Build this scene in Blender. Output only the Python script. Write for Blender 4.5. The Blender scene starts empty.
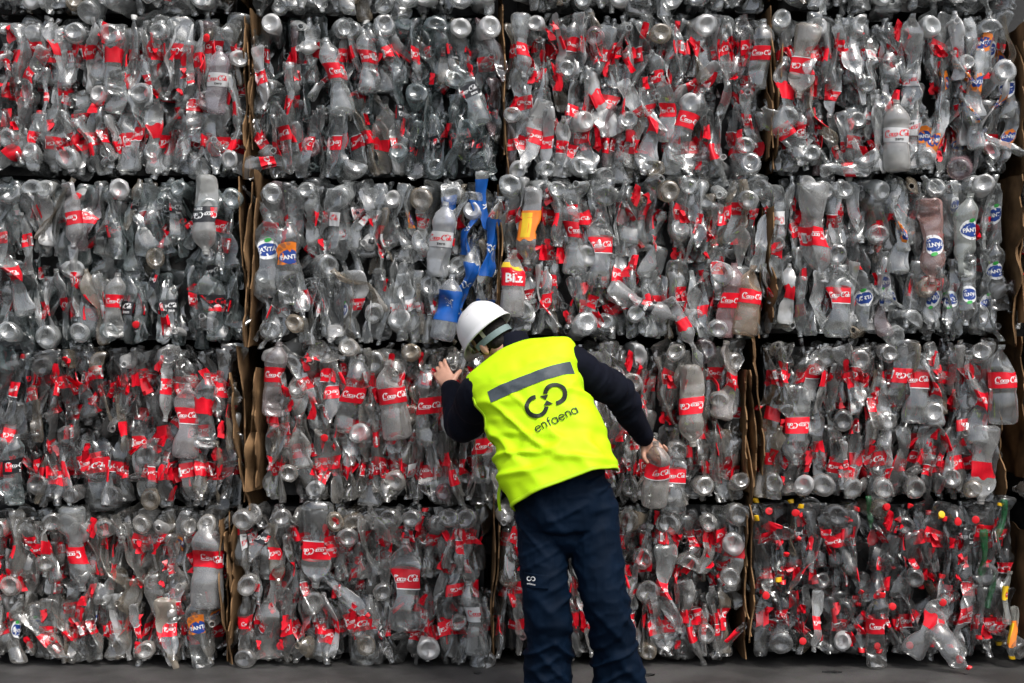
import bpy, bmesh, math, random
import numpy as np
from mathutils import Vector, Matrix, Euler, Quaternion
from mathutils.bvhtree import BVHTree

random.seed(11)
SC = bpy.context.scene
COL = SC.collection
PI = math.pi
R_ = math.radians

# ------------------------------------------------------------------ camera
F = 1462.5
CAMY = -6.5
CZ = 1.455
cam = bpy.data.cameras.new('camera')
camo = bpy.data.objects.new('camera', cam)
COL.objects.link(camo)
camo.location = (0, CAMY, CZ)
camo.rotation_euler = (PI / 2, 0, 0)
cam.sensor_width = 36.0
cam.lens = F / 1024 * 36
cam.clip_end = 2000
SC.camera = camo


def P(px, py, Y):
    """where a point seen at (px, py) stands when it is at depth Y"""
    S = F / (Y - CAMY)
    return Vector(((px - 512) / S, Y, CZ - (py - 341.5) / S))


# ------------------------------------------------------------------ light
w = bpy.data.worlds.new('World')
SC.world = w
w.use_nodes = True
nt = w.node_tree
bg = nt.nodes['Background']
sky = nt.nodes.new('ShaderNodeTexSky')
sky.sky_type = 'NISHITA'
sky.sun_disc = False
SUN_EL, SUN_AZ = R_(58), R_(34)       # azimuth measured from straight behind the camera
sky.sun_elevation = SUN_EL
sky.sun_rotation = PI + SUN_AZ * -1
sky.air_density = 1.0
sky.dust_density = 4.0
sky.ozone_density = 1.0
hs = nt.nodes.new('ShaderNodeHueSaturation')
hs.inputs['Saturation'].default_value = 0.45        # a veiled, overcast sky
nt.links.new(sky.outputs[0], hs.inputs['Color'])
nt.links.new(hs.outputs[0], bg.inputs[0])
bg.inputs[1].default_value = 0.11
sl = bpy.data.lights.new('sun', 'SUN')
sl.energy = 1.2
sl.angle = R_(10)
sl.color = (1.0, 0.965, 0.92)
so = bpy.data.objects.new('sun', sl)
COL.objects.link(so)
sd = Vector((math.sin(SUN_AZ) * math.cos(SUN_EL), -math.cos(SUN_AZ) * math.cos(SUN_EL), math.sin(SUN_EL)))
so.rotation_euler = sd.to_track_quat('Z', 'Y').to_euler()
so.location = (-3, -8, 9)
SC.view_settings.view_transform = 'Standard'
SC.view_settings.look = 'None'
SC.view_settings.exposure = 0.98
SC.view_settings.gamma = 1.0
SC.cycles.max_bounces = 6
SC.cycles.diffuse_bounces = 1
SC.cycles.glossy_bounces = 2
SC.cycles.transmission_bounces = 3
SC.cycles.transparent_max_bounces = 6
SC.cycles.use_denoising = True
SC.cycles.caustics_reflective = False
SC.cycles.caustics_refractive = False
SC.render.film_transparent = False


# ------------------------------------------------------------------ noise
def vhash(i, j, k, seed):
    h = (i * 374761393 + j * 668265263 + k * 2147483647 + seed * 974634777) & 0xFFFFFFFF
    h = ((h ^ (h >> 13)) * 1274126177) & 0xFFFFFFFF
    h = h ^ (h >> 16)
    return (h & 0xFFFFFF) / float(0xFFFFFF)


def vnoise(p, seed=0):
    p = np.asarray(p, float)
    i = np.floor(p).astype(np.int64)
    f = p - i
    f = f * f * f * (f * (f * 6 - 15) + 10)
    out = 0
    for a in (0, 1):
        for b in (0, 1):
            for c in (0, 1):
                wgt = (f[:, 0] if a else 1 - f[:, 0]) * (f[:, 1] if b else 1 - f[:, 1]) * (f[:, 2] if c else 1 - f[:, 2])
                out = out + wgt * vhash(i[:, 0] + a, i[:, 1] + b, i[:, 2] + c, seed)
    return out


def soft(p, seed=0, w=.10):
    return np.exp(-(2 * vnoise(p, seed) - 1) ** 2 / w)


def ridge(p, seed=0, sharp=1.6):
    return (1 - np.abs(2 * vnoise(p, seed) - 1)) ** sharp


# ------------------------------------------------------------------ materials
def new_mat(name):
    m = bpy.data.materials.new(name)
    m.use_nodes = True
    for n in list(m.node_tree.nodes):
        m.node_tree.nodes.remove(n)
    return m, m.node_tree.nodes, m.node_tree.links


def simple(name, col, rough=0.5, spec=0.5, var=0.15, scale=30, bump=0.0, bscale=200, metal=0.0, sheen=0.0, fade=0.0):
    m, N, L = new_mat(name)
    o = N.new('ShaderNodeOutputMaterial')
    b = N.new('ShaderNodeBsdfPrincipled')
    L.new(b.outputs[0], o.inputs[0])
    tc = N.new('ShaderNodeTexCoord')
    n = N.new('ShaderNodeTexNoise')
    n.inputs['Scale'].default_value = scale
    n.inputs['Detail'].default_value = 4
    L.new(tc.outputs['Object'], n.inputs['Vector'])
    r = N.new('ShaderNodeMapRange')
    r.inputs['From Min'].default_value = 0.3
    r.inputs['From Max'].default_value = 0.7
    r.inputs['To Min'].default_value = 1 - var
    r.inputs['To Max'].default_value = 1 + var
    L.new(n.outputs['Fac'], r.inputs['Value'])
    mx = N.new('ShaderNodeVectorMath')
    mx.operation = 'SCALE'
    mx.inputs[0].default_value = col[:3]
    if fade:
        oi = N.new('ShaderNodeObjectInfo')
        ge = N.new('ShaderNodeNewGeometry')
        ad = N.new('ShaderNodeMath')
        ad.operation = 'ADD'
        L.new(oi.outputs['Random'], ad.inputs[0])
        L.new(ge.outputs['Random Per Island'], ad.inputs[1])
        pp = N.new('ShaderNodeMath')
        pp.operation = 'FRACT'
        L.new(ad.outputs[0], pp.inputs[0])
        mr = N.new('ShaderNodeMapRange')
        mr.inputs['To Min'].default_value = 1 - fade
        mr.inputs['To Max'].default_value = 1.12
        L.new(pp.outputs[0], mr.inputs['Value'])
        mm = N.new('ShaderNodeMath')
        mm.operation = 'MULTIPLY'
        L.new(mr.outputs[0], mm.inputs[0])
        L.new(r.outputs[0], mm.inputs[1])
        L.new(mm.outputs[0], mx.inputs['Scale'])
    else:
        L.new(r.outputs[0], mx.inputs['Scale'])
    L.new(mx.outputs[0], b.inputs['Base Color'])
    b.inputs['Roughness'].default_value = rough
    b.inputs['Specular IOR Level'].default_value = spec
    b.inputs['Metallic'].default_value = metal
    if sheen:
        b.inputs['Sheen Weight'].default_value = sheen
    if bump:
        n2 = N.new('ShaderNodeTexNoise')
        n2.inputs['Scale'].default_value = bscale
        n2.inputs['Detail'].default_value = 3
        L.new(tc.outputs['Object'], n2.inputs['Vector'])
        bp = N.new('ShaderNodeBump')
        bp.inputs['Strength'].default_value = bump
        bp.inputs['Distance'].default_value = 0.003
        L.new(n2.outputs['Fac'], bp.inputs['Height'])
        L.new(bp.outputs[0], b.inputs['Normal'])
    return m


def plastic_mat():
    """thin clear PET: mostly see-through, milky where scuffed, glossy; the tint and milkiness are the object's colour"""
    m, N, L = new_mat('clear_plastic')
    o = N.new('ShaderNodeOutputMaterial')
    oi = N.new('ShaderNodeObjectInfo')
    ge = N.new('ShaderNodeNewGeometry')
    tc = N.new('ShaderNodeTexCoord')
    n = N.new('ShaderNodeTexNoise')
    n.inputs['Scale'].default_value = 14
    n.inputs['Detail'].default_value = 2.5
    n.inputs['Roughness'].default_value = 0.65
    L.new(tc.outputs['Object'], n.inputs['Vector'])
    sx = N.new('ShaderNodeSeparateColor')
    L.new(n.outputs['Color'], sx.inputs[0])
    lw = N.new('ShaderNodeLayerWeight')
    lw.inputs['Blend'].default_value = 0.5

    def math_(op, a, b=None, clamp=False):
        k = N.new('ShaderNodeMath')
        k.operation = op
        k.use_clamp = clamp
        for i, v in enumerate((a, b)):
            if v is None:
                continue
            if isinstance(v, (int, float)):
                k.inputs[i].default_value = v
            else:
                L.new(v, k.inputs[i])
        return k.outputs[0]
    edge = math_('POWER', lw.outputs['Facing'], 2.4)
    op = math_('ADD', oi.outputs['Alpha'], math_('MULTIPLY', math_('SUBTRACT', n.outputs['Fac'], 0.5), 0.40))
    isl = math_('MULTIPLY', math_('SUBTRACT', ge.outputs['Random Per Island'], 0.5), 0.14)
    op = math_('ADD', op, isl)
    op = math_('ADD', op, math_('MULTIPLY', edge, 0.60), True)
    # diffuse part
    dc = N.new('ShaderNodeMix')
    dc.data_type = 'RGBA'
    dc.blend_type = 'MIX'
    cr = N.new('ShaderNodeMapRange')
    cr.inputs['From Min'].default_value = 0.52
    cr.inputs['From Max'].default_value = 0.75
    cr.inputs['To Max'].default_value = 0.35
    L.new(sx.outputs[1], cr.inputs['Value'])
    L.new(cr.outputs[0], dc.inputs['Factor'])
    L.new(oi.outputs['Color'], dc.inputs['A'])
    dc.inputs['B'].default_value = (0.30, 0.26, 0.21, 1)
    df = N.new('ShaderNodeBsdfDiffuse')
    L.new(dc.outputs['Result'], df.inputs[0])
    tl = N.new('ShaderNodeBsdfTranslucent')
    L.new(dc.outputs['Result'], tl.inputs[0])
    mx = N.new('ShaderNodeMixShader')
    mx.inputs[0].default_value = 0.30
    L.new(df.outputs[0], mx.inputs[1])
    L.new(tl.outputs[0], mx.inputs[2])
    tr = N.new('ShaderNodeBsdfTransparent')
    tr.inputs[0].default_value = (0.87, 0.88, 0.88, 1)
    m1 = N.new('ShaderNodeMixShader')
    L.new(op, m1.inputs[0])
    L.new(tr.outputs[0], m1.inputs[1])
    L.new(mx.outputs[0], m1.inputs[2])
    gl = N.new('ShaderNodeBsdfGlossy')
    gl.inputs['Roughness'].default_value = 0.14
    sc = N.new('ShaderNodeSeparateColor')
    L.new(oi.outputs['Color'], sc.inputs[0])
    tint_gloss = math_('ADD', math_('MULTIPLY', sc.outputs[1], 0.95), 0.25, True)      # darker tints shine less
    fr = math_('ADD', math_('MULTIPLY', math_('POWER', lw.outputs['Facing'], 4.0), 0.80), 0.165, True)
    fr = math_('MULTIPLY', fr, tint_gloss)
    m2 = N.new('ShaderNodeMixShader')
    L.new(fr, m2.inputs[0])
    L.new(m1.outputs[0], m2.inputs[1])
    L.new(gl.outputs[0], m2.inputs[2])
    L.new(m2.outputs[0], o.inputs[0])
    return m


MAT = {}
MAT['pet'] = plastic_mat()
MAT['red'] = simple('red_label_film', (0.80, 0.006, 0.022), 0.35, 0.4, 0.15, 25, fade=.35)
MAT['white'] = simple('white_print', (0.80, 0.80, 0.80), 0.4, 0.4, 0.08, 30)
MAT['silver'] = simple('pale_label_film', (0.62, 0.62, 0.62), 0.4, 0.5, 0.1, 30)
MAT['black'] = simple('black_label_film', (0.012, 0.012, 0.015), 0.3, 0.5, 0.2, 20)
MAT['blue'] = simple('dark_blue_print', (0.012, 0.05, 0.26), 0.35, 0.5, 0.1, 20)
MAT['sky'] = simple('blue_label_film', (0.006, 0.085, 0.36), 0.35, 0.5, 0.15, 20)
MAT['orange'] = simple('orange_print', (0.85, 0.22, 0.02), 0.35, 0.5, 0.1, 20)
MAT['yellow'] = simple('yellow_print', (0.85, 0.55, 0.02), 0.35, 0.5, 0.1, 20)
MAT['green'] = simple('green_print', (0.04, 0.38, 0.06), 0.35, 0.5, 0.1, 20)
MAT['aqua'] = simple('aqua_print', (0.05, 0.5, 0.6), 0.35, 0.5, 0.1, 20)
MAT['core'] = simple('shade_dark_plastic', (0.035, 0.034, 0.034), 0.6, 0.3, 0.5, 25, 0.8, 40)  # colour set dark to stand for shade deep inside the bale
MAT['cap_red'] = simple('red_cap_plastic', (0.72, 0.012, 0.02), 0.35, 0.5, 0.08, 20)
MAT['cap_yellow'] = simple('yellow_cap_plastic', (0.85, 0.5, 0.01), 0.35, 0.5, 0.08, 20)
MAT['cap_black'] = simple('black_cap_plastic', (0.015, 0.015, 0.015), 0.35, 0.5, 0.08, 20)
MAT['cap_white'] = simple('white_cap_plastic', (0.75, 0.75, 0.72), 0.35, 0.5, 0.08, 20)


# ------------------------------------------------------------------ mesh helpers
def mesh_data(name, verts, faces, mats, fm=None, smooth=True, sharp=None):
    me = bpy.data.meshes.new(name)
    me.from_pydata([tuple(v) for v in verts], [], [tuple(int(i) for i in f) for f in faces])
    for m in mats:
        me.materials.append(m)
    if fm is not None:
        me.polygons.foreach_set('material_index', np.asarray(fm, dtype=np.int32))
    me.polygons.foreach_set('use_smooth', np.full(len(me.polygons), bool(smooth)))
    if sharp is not None:
        me.set_sharp_from_angle(angle=R_(sharp))
    me.update()
    return me


def link(name, me, parent=None):
    o = bpy.data.objects.new(name, me)
    COL.objects.link(o)
    if parent is not None:
        o.parent = parent
    return o


def empty(name, loc, rot=(0, 0, 0)):
    o = bpy.data.objects.new(name, None)
    o.empty_display_size = 0.1
    o.location = loc
    o.rotation_euler = rot
    COL.objects.link(o)
    return o


def tag(o, label, cat=None, group=None, kind=None):
    if label:
        o['label'] = label
    if cat:
        o['category'] = cat
    if group:
        o['group'] = group
    if kind:
        o['kind'] = kind
    return o


class Geo:
    """collects pieces into one mesh"""
    def __init__(s):
        s.v, s.f, s.m, s.n = [], [], [], 0

    def add(s, v, f, m=0):
        v = np.asarray(v, float).reshape(-1, 3)
        s.v.append(v)
        n = s.n
        s.f.extend([tuple(int(i) + n for i in q) for q in f])
        if isinstance(m, int):
            s.m.extend([m] * len(f))
        else:
            s.m.extend(list(m))
        s.n += len(v)

    def mesh(s, name, mats, smooth=True, sharp=None):
        return mesh_data(name, np.concatenate(s.v), s.f, mats, s.m, smooth, sharp)


def grid_faces(nr, nc, closed=True):
    f = []
    for i in range(nr - 1):
        for j in range(nc if closed else nc - 1):
            k = (j + 1) % nc
            f.append((i * nc + j, i * nc + k, (i + 1) * nc + k, (i + 1) * nc + j))
    return f


# ------------------------------------------------------------------ lettering (strokes and type)
def ribbon(pts, wd, callig=0.0):
    """thick polyline in the plane -> vertices, quads"""
    pts = np.asarray(pts, float)
    d = np.gradient(pts, axis=0)
    d /= np.linalg.norm(d, axis=1)[:, None] + 1e-9
    nrm = np.stack([-d[:, 1], d[:, 0]], 1)
    ww = wd * (1 + callig * (np.abs(d[:, 1]) - 0.5) * 1.4)
    a = pts + nrm * ww[:, None] / 2
    b = pts - nrm * ww[:, None] / 2
    n = len(pts)
    v = np.concatenate([a, b])
    f = [(n + i, n + i + 1, i + 1, i) for i in range(n - 1)]
    return v, f


def arc(cx, cy, rx, ry, a0, a1, n=14):
    t = np.radians(np.linspace(a0, a1, n))
    return np.stack([cx + rx * np.cos(t), cy + ry * np.sin(t)], 1)


def join2(parts):
    v, f, n = [], [], 0
    for a, b in parts:
        v.append(a)
        f += [tuple(i + n for i in q) for q in b]
        n += len(a)
    return np.concatenate(v), f


def script_word():
    """flowing cursive soft-drink lettering, about 1 unit x-height, centred"""
    st = []
    W, C = 0.21, 0.7

    def big_c(x):
        st.append(ribbon(np.concatenate([arc(x + 0.95, 0.95, 0.85, 1.0, 35, 300, 22)]), W * 1.25, C))
        st.append(ribbon(arc(x + 1.35, 1.55, 0.28, 0.3, 20, 300, 9), W * 0.9, C))

    def o(x):
        st.append(ribbon(arc(x + 0.45, 0.48, 0.36, 0.46, 0, 360, 15), W, C))

    def c(x):
        st.append(ribbon(arc(x + 0.45, 0.48, 0.36, 0.46, 45, 320, 12), W, C))

    def a(x):
        st.append(ribbon(arc(x + 0.45, 0.48, 0.36, 0.46, 0, 360, 15), W, C))
        st.append(ribbon([(x + 0.88, 0.95), (x + 0.84, 0.4), (x + 0.9, 0.06), (x + 1.15, 0.1)], W, C))
    big_c(0.0)
    o(1.82)
    c(2.68)
    a(3.46)
    st.append(ribbon([(4.66, 0.5), (4.86, 0.51), (5.05, 0.52)], W))
    big_c(5.0)
    o(6.8)
    st.append(ribbon([(7.62, 0.1), (8.1, 0.9), (8.3, 1.7), (8.05, 2.0), (7.86, 1.5), (7.84, 0.4), (7.95, 0.06), (8.15, 0.1)], W, C))
    a(8.2)
    # the tail that sweeps under from the first capital
    st.append(ribbon([(0.5, 0.1), (0.2, -0.28), (0.9, -0.5), (2.2, -0.42), (3.4, -0.3), (4.2, -0.34)], W * 0.8, 0.2))
    st.append(ribbon([(6.2, 1.95), (6.8, 2.15), (7.4, 1.95), (7.8, 1.72)], W * 0.8, 0.2))
    v, f = join2(st)
    v[:, 0] += v[:, 1] * 0.22
    v -= (v.max(0) + v.min(0)) / 2
    v /= (v[:, 0].max() - v[:, 0].min())
    return v, f            # width 1


def round_word(word):
    """thin geometric round sans lettering from strokes (letters e n f a)"""
    st = []
    W = 0.175
    x = 0.0
    for ch in word:
        if ch == 'e':
            st.append(ribbon(arc(x + 0.5, 0.5, 0.46, 0.48, 5, 325, 20), W))
            st.append(ribbon([(x + 0.04, 0.52), (x + 0.95, 0.52)], W))
            x += 1.2
        elif ch == 'a':
            st.append(ribbon(arc(x + 0.5, 0.5, 0.46, 0.48, 0, 360, 22), W))
            st.append(ribbon([(x + 0.96, 1.0), (x + 0.96, 0.5), (x + 0.96, 0.0)], W))
            x += 1.28
        elif ch == 'n':
            st.append(ribbon([(x + 0.12, 0), (x + 0.12, 0.5), (x + 0.12, 1)], W))
            st.append(ribbon(np.concatenate([arc(x + 0.48, 0.6, 0.36, 0.38, 180, 0, 12), [(x + 0.84, 0.3), (x + 0.84, 0)]]), W))
            x += 1.12
        elif ch == 'f':
            st.append(ribbon(np.concatenate([[(x + 0.25, 0), (x + 0.25, 0.6), (x + 0.25, 1.15)], arc(x + 0.5, 1.18, 0.25, 0.3, 175, 70, 7)]), W))
            st.append(ribbon([(x + 0.02, 0.95), (x + 0.55, 0.95)], W))
            x += 0.72
    v, f = join2(st)
    mn, mx_ = v.min(0), v.max(0)
    v[:, 0] -= (mn[0] + mx_[0]) / 2
    v[:, 1] -= 0.5
    v /= (mx_[0] - mn[0])
    return v, f


def type_word(s, bold=0.02):
    c = bpy.data.curves.new('t', 'FONT')
    c.body = s
    c.resolution_u = 2
    c.offset = bold
    o = bpy.data.objects.new('t', c)
    COL.objects.link(o)
    dg = bpy.context.evaluated_depsgraph_get()
    me = bpy.data.meshes.new_from_object(o.evaluated_get(dg))
    v = np.array([p.co[:2] for p in me.vertices])
    f = [tuple(p.vertices) for p in me.polygons]
    bpy.data.objects.remove(o)
    bpy.data.curves.remove(c)
    bpy.data.meshes.remove(me)
    v -= (v.max(0) + v.min(0)) / 2
    v /= (v[:, 0].max() - v[:, 0].min())
    return v, f


def disc2(rx, ry, n=18, cx=0, cy=0, wob=0.0, seed=0):
    v = [(cx, cy)]
    rr = np.random.RandomState(seed)
    k = 1 + wob * (rr.rand(n) - 0.5)
    for s in (0.5, 1.0):
        for i in range(n):
            a = 2 * PI * i / n
            v.append((cx + rx * s * math.cos(a) * k[i], cy + ry * s * math.sin(a) * k[i]))
    f = [(0, 1 + i, 1 + (i + 1) % n) for i in range(n)]
    f += [(1 + i, 1 + n + i, 1 + n + (i + 1) % n, 1 + (i + 1) % n) for i in range(n)]
    return np.array(v), f


def rect2(x0, x1, y0, y1, nx=6, ny=2):
    xs, ys = np.linspace(x0, x1, nx), np.linspace(y0, y1, ny)
    v = np.array([(x, y) for y in ys for x in xs])
    return v, grid_faces(ny, nx, False)


WORD = {'script': script_word(), 'fanta': type_word('FANTA', 0.03), 'bilz': type_word('Bilz', 0.035),
        'sprite': type_word('Sprite', 0.025), 'round': round_word('enfaena'), 'zero': type_word('zero', 0.02)}


# ------------------------------------------------------------------ bottles
class Bottle:
    def __init__(s, seed, L=0.33, R=0.054, flat=(0.25, 0.7), crush=1.0, neat=False):
        r = np.random.RandomState(seed)
        s.seed, s.L, s.R, s.neat = seed, L, R, neat
        s.lab0, s.lab1 = (0.46, 0.66) if r.rand() < 0.6 else (0.40, 0.60)
        z = np.array([.062, .056, .030, 0.004, .0, .020, .05, .10, .20, .30, .36, .385, .41, .45, .50, .55, .60, .645, .67, .70, .74, .79, .84, .885, .915, .93, .94, .948, .954, .962, .985, 1.0, 1.0, .97])
        q = np.array([.02, .16, .44, .60, .72, .92, .98, 1., 1., .985, .95, .90, .90, .93, .935, .935, .935, .93, .96, 1.0, .985, .90, .73, .50, .34, .28, .265, .265, .31, .27, .27, .27, .225, .215])
        # keep neck radius real
        s.pz, s.pr = z * L, q * R
        m = z > 0.925
        s.pr[m] = q[m] / .27 * 0.0138
        kn = r.uniform(flat[0], flat[1], 5)
        kn[0] = max(kn[0], r.uniform(0.25, 1.0))
        s.kz = np.linspace(0, L * 0.92, 5)
        s.kn = kn
        s.wave = (r.uniform(0, .014) * crush, r.uniform(10, 26), r.uniform(0, 6.3))
        s.wavex = (r.uniform(0, .010) * crush, r.uniform(8, 22), r.uniform(0, 6.3))
        s.kink = [(r.uniform(.25, .85) * L, r.normal(0, .17) * crush, r.normal(0, .13) * crush) for _ in range(2)]
        s.dents = []
        for _ in range(int(r.randint(5, 11) * crush)):
            a = r.uniform(0, 2 * PI)
            n = np.array([math.sin(a) * 0.8, -math.cos(a), r.normal(0, .22)])
            n /= np.linalg.norm(n)
            s.dents.append((n, r.uniform(.08, .86) * L, r.uniform(.026, .12), r.uniform(.1, .62), r.uniform(.9, 1.7)))
        s.tw = r.normal(0, .4) * crush * (0 if neat else 1)
        s.cr = 0.0042 * crush
        s.meshes = {}

    def D(s, p):
        p = np.array(p, float)
        L, R = s.L, s.R
        t = p[:, 2] / L
        stiff = np.clip((0.97 - t) / 0.06, 0, 1)          # the neck stays round
        k = np.interp(p[:, 2], s.kz, s.kn)
        k = 1 - (1 - k) * stiff
        p[:, 0] *= 1 + 0.42 * (1 - k)
        p[:, 1] *= k
        kk = np.interp(p[:, 2], s.kz, s.kn)
        for n, zc, sg, d, amt in s.dents:
            wgt = np.exp(-((p[:, 2] - zc) / sg) ** 2) * stiff
            ext = math.hypot(n[0] * 1.2, n[1] * np.interp(zc, s.kz, s.kn)) * R
            h = np.maximum(0, p[:, 0] * n[0] + p[:, 1] * n[1] + (p[:, 2] - zc) * n[2] - d * ext) * wgt
            p -= n[None, :] * (h * amt)[:, None]
        if s.cr:
            q = p * np.array([36, 36, 4.5])
            e = (ridge(q + 7.3, s.seed, 1.2) - 0.55) * s.cr * 2.0 + (ridge(q * np.array([1.6, 1.6, 3.6]) + 1.1, s.seed + 5) - 0.55) * s.cr * 0.8
            rad = np.stack([p[:, 0], p[:, 1] * 1.8, p[:, 2] * 0], 1)
            rad /= np.linalg.norm(rad, axis=1)[:, None] + 1e-4
            p += rad * (e * stiff * np.clip(t / 0.06, 0.15, 1))[:, None]
        a = s.tw * (t - 0.3)
        ca, sa = np.cos(a), np.sin(a)
        p[:, 0], p[:, 1] = p[:, 0] * ca - p[:, 1] * sa, p[:, 0] * sa + p[:, 1] * ca
        p[:, 1] += s.wave[0] * np.sin(p[:, 2] * s.wave[1] + s.wave[2])
        p[:, 0] += s.wavex[0] * np.sin(p[:, 2] * s.wavex[1] + s.wavex[2])
        z = p[:, 2].copy()
        for zk, ay, ax in s.kink:
            dz = np.maximum(0, z - zk)
            p[:, 1] += dz * ay
            p[:, 0] += dz * ax
            p[:, 2] -= dz * 0.5 * (ay * ay + ax * ax)
        p[:, 2] -= L / 2
        return p

    def surf(s, u, z):
        r = np.interp(z, s.pz[5:26], s.pr[5:26])
        return np.stack([r * np.sin(u), -r * np.cos(u), z], 1)

    def on(s, u, z, off):
        u, z = np.asarray(u, float), np.asarray(z, float)
        c = s.D(s.surf(u, z))
        du = s.D(s.surf(u + .03, z)) - s.D(s.surf(u - .03, z))
        dz = s.D(s.surf(u, z + .0015)) - s.D(s.surf(u, z - .0015))
        n = np.cross(du, dz)
        n /= np.linalg.norm(n, axis=1)[:, None] + 1e-12
        return c + n * off

    def shell(s, seg=26, dense=True):
        # resample the profile more finely
        pz, pr = [s.pz[0]], [s.pr[0]]
        for i in range(1, len(s.pz)):
            d = math.hypot(s.pz[i] - s.pz[i - 1], s.pr[i] - s.pr[i - 1])
            k = max(1, int(d / (0.008 if dense else 0.02)))
            for j in range(1, k + 1):
                pz.append(s.pz[i - 1] + (s.pz[i] - s.pz[i - 1]) * j / k)
                pr.append(s.pr[i - 1] + (s.pr[i] - s.pr[i - 1]) * j / k)
        pz, pr = np.array(pz), np.array(pr)
        u = np.linspace(0, 2 * PI, seg, endpoint=False)
        # five-lobed foot
        v = []
        for z, r in zip(pz, pr):
            lob = 1 + 0.0 * u
            zz = z + (0.0022 * (0.5 + 0.5 * np.cos(5 * u)) * (0.5 < r / s.R < 0.95) * (z < 0.03 * s.L))
            v.append(np.stack([r * np.sin(u) * lob, -r * np.cos(u) * lob, zz + 0 * u], 1))
        v = np.concatenate(v)
        nr = len(pz)
        f = [tuple(reversed(q)) for q in grid_faces(nr, seg)]
        f = grid_faces(nr, seg)
        f.append(tuple(reversed(range(seg))))
        return s.D(v), f

    def body(s):
        if 'b' not in s.meshes:
            v, f = s.shell()
            s.meshes['b'] = mesh_data('bottle', v, f, [MAT['pet']], None, True, 36)
        return s.meshes['b']

    def label_geo(s, kind):
        """list of (material key, vertices, faces)"""
        L = s.L
        z0, z1 = s.lab0 * L, s.lab1 * L
        zc, hh = (z0 + z1) / 2, (z1 - z0) / 2
        rl = float(np.interp(zc, s.pz[5:26], s.pr[5:26]))
        out = []
        rr = np.random.RandomState(s.seed * 7 + len(kind))

        def band(mat, u0, u1, a, b, off, skew=0.0, torn=0.0, nu=40, nv=6):
            us = np.linspace(u0, u1, nu)
            zs = np.linspace(a, b, nv)
            U, Z = np.meshgrid(us, zs)
            if torn:
                Z = Z + (vnoise(np.stack([U.ravel() * 2.2, 0 * U.ravel(), 0 * U.ravel()], 1), s.seed).reshape(U.shape) - 0.5) * torn * (Z == zs[-1])
            Z = Z + skew * np.sin(U)
            out.append((mat, s.on(U.ravel(), Z.ravel(), off), grid_faces(nv, nu, False)))

        def flat(mat, vf, cu, cz, width, off, rot=0.0):
            v, f = vf
            c, sn = math.cos(rot), math.sin(rot)
            x = (v[:, 0] * c - v[:, 1] * sn) * width
            y = (v[:, 0] * sn + v[:, 1] * c) * width
            out.append((mat, s.on(cu + x / rl, cz + y, off), f))

        def code(cu):
            flat('white', rect2(-.5, .5, -.55, .55, 5, 4), cu, zc, 0.034, .0018)
            for i in range(7):
                x = -.4 + i * .125
                flat('black', rect2(x, x + rr.uniform(.03, .07), -.3, .4, 2, 3), cu, zc, 0.034, .0024)
        sk = rr.normal(0, .004)
        if kind == 'red':
            full = rr.rand() < 0.75
            a, b = (-PI, PI) if full else (-rr.uniform(1.2, 2.6), rr.uniform(1.2, 2.6))
            band('red', a, b, z0, z1, .0012, sk, 0 if full else .02)
            for cu in ((0.15, PI * .95) if full else (0.1,)):
                flat('white', WORD['script'], cu, zc + sk * math.sin(cu), min(.104, rl * 2.1), .0022)
            if full:
                code(PI / 2 * rr.choice([-1, 1]))
            if rr.rand() < 0.35:
                band('white', -PI, PI, z0 - .004, z0 - .001, .0016, sk, 0, 40, 2)
        elif kind == 'redplain':
            a, b = -rr.uniform(1.6, PI), rr.uniform(1.6, PI)
            band('red', a, b, z0, z1, .0012, sk * 2, .018)
        elif kind == 'light':
            band('silver', -PI, PI, z0, z1, .0012, sk)
            flat('red', WORD['script'], 0.1, zc + .006, rl * 2.3, .0022)
            flat('red', WORD['script'], PI, zc + .006, rl * 2.3, .0022)
            flat('black', WORD['zero'], 0.2, zc - .02, rl * .7, .0022)
        elif kind == 'zero':
            band('black', -PI, PI, z0, z1, .0012, sk)
            flat('white', WORD['script'], 0.1, zc + .004, rl * 2.2, .0022)
            flat('red', WORD['script'], PI, zc + .004, rl * 2.2, .0022)
            band('red', -1.1, -.4, z0 + .006, z1 - .02, .0018, 0, 0, 8, 3)
            band('red', 1.7, 2.2, z0 + .006, z1 - .006, .0018, 0, 0, 8, 3)
            flat('white', WORD['zero'], 0.6, zc - .022, rl * .8, .0022)
        elif kind in ('fblue', 'forange'):
            for cu in (0.0, PI):
                if kind == 'forange':
                    flat('orange', disc2(.62, .5, 16, 0, .1, .5, s.seed), cu, zc, .085, .0012, .3)
                else:
                    flat('white', disc2(.56, .46, 18, 0, 0, .06, s.seed), cu, zc, .085, .0010)
                flat('blue', disc2(.50, .31, 18, 0, 0, .12, s.seed), cu, zc, .085, .0018, .12)
                flat('white', WORD['fanta'], cu, zc, .072, .0025, .12)
                flat('green' if kind == 'fblue' else 'orange', disc2(.16, .09, 10, .12, .42), cu, zc, .085, .0022, .3)
        elif kind == 'water':
            band('sky', -PI, PI, z0 - .05, z1 + .03, .0012, sk, .01, 40, 10)
            for cu in (0, PI):
                for k in range(3):
                    t = np.linspace(0, 1, 12)
                    wv = np.stack([t - .5, .12 * np.sin(t * 9 + k) + .22 - k * .2], 1)
                    flat('white', ribbon(wv, .06), cu, zc, .06, .0022)
        elif kind == 'sleeve':
            band('sky', -PI, PI, .10 * L, .74 * L, .0012, 0, .01, 40, 22)
            for cu in (0, PI):
                for k in range(2):
                    t = np.linspace(0, 1, 12)
                    flat('white', ribbon(np.stack([t - .5, .14 * np.sin(t * 8 + k) + .12 - k * .26], 1), .08), cu, .42 * L, .05, .0022)
        elif kind == 'bilz':
            band('red', -1.6, 1.6, z0, z1 + .035, .0012, 0, .0, 40, 8)
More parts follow.
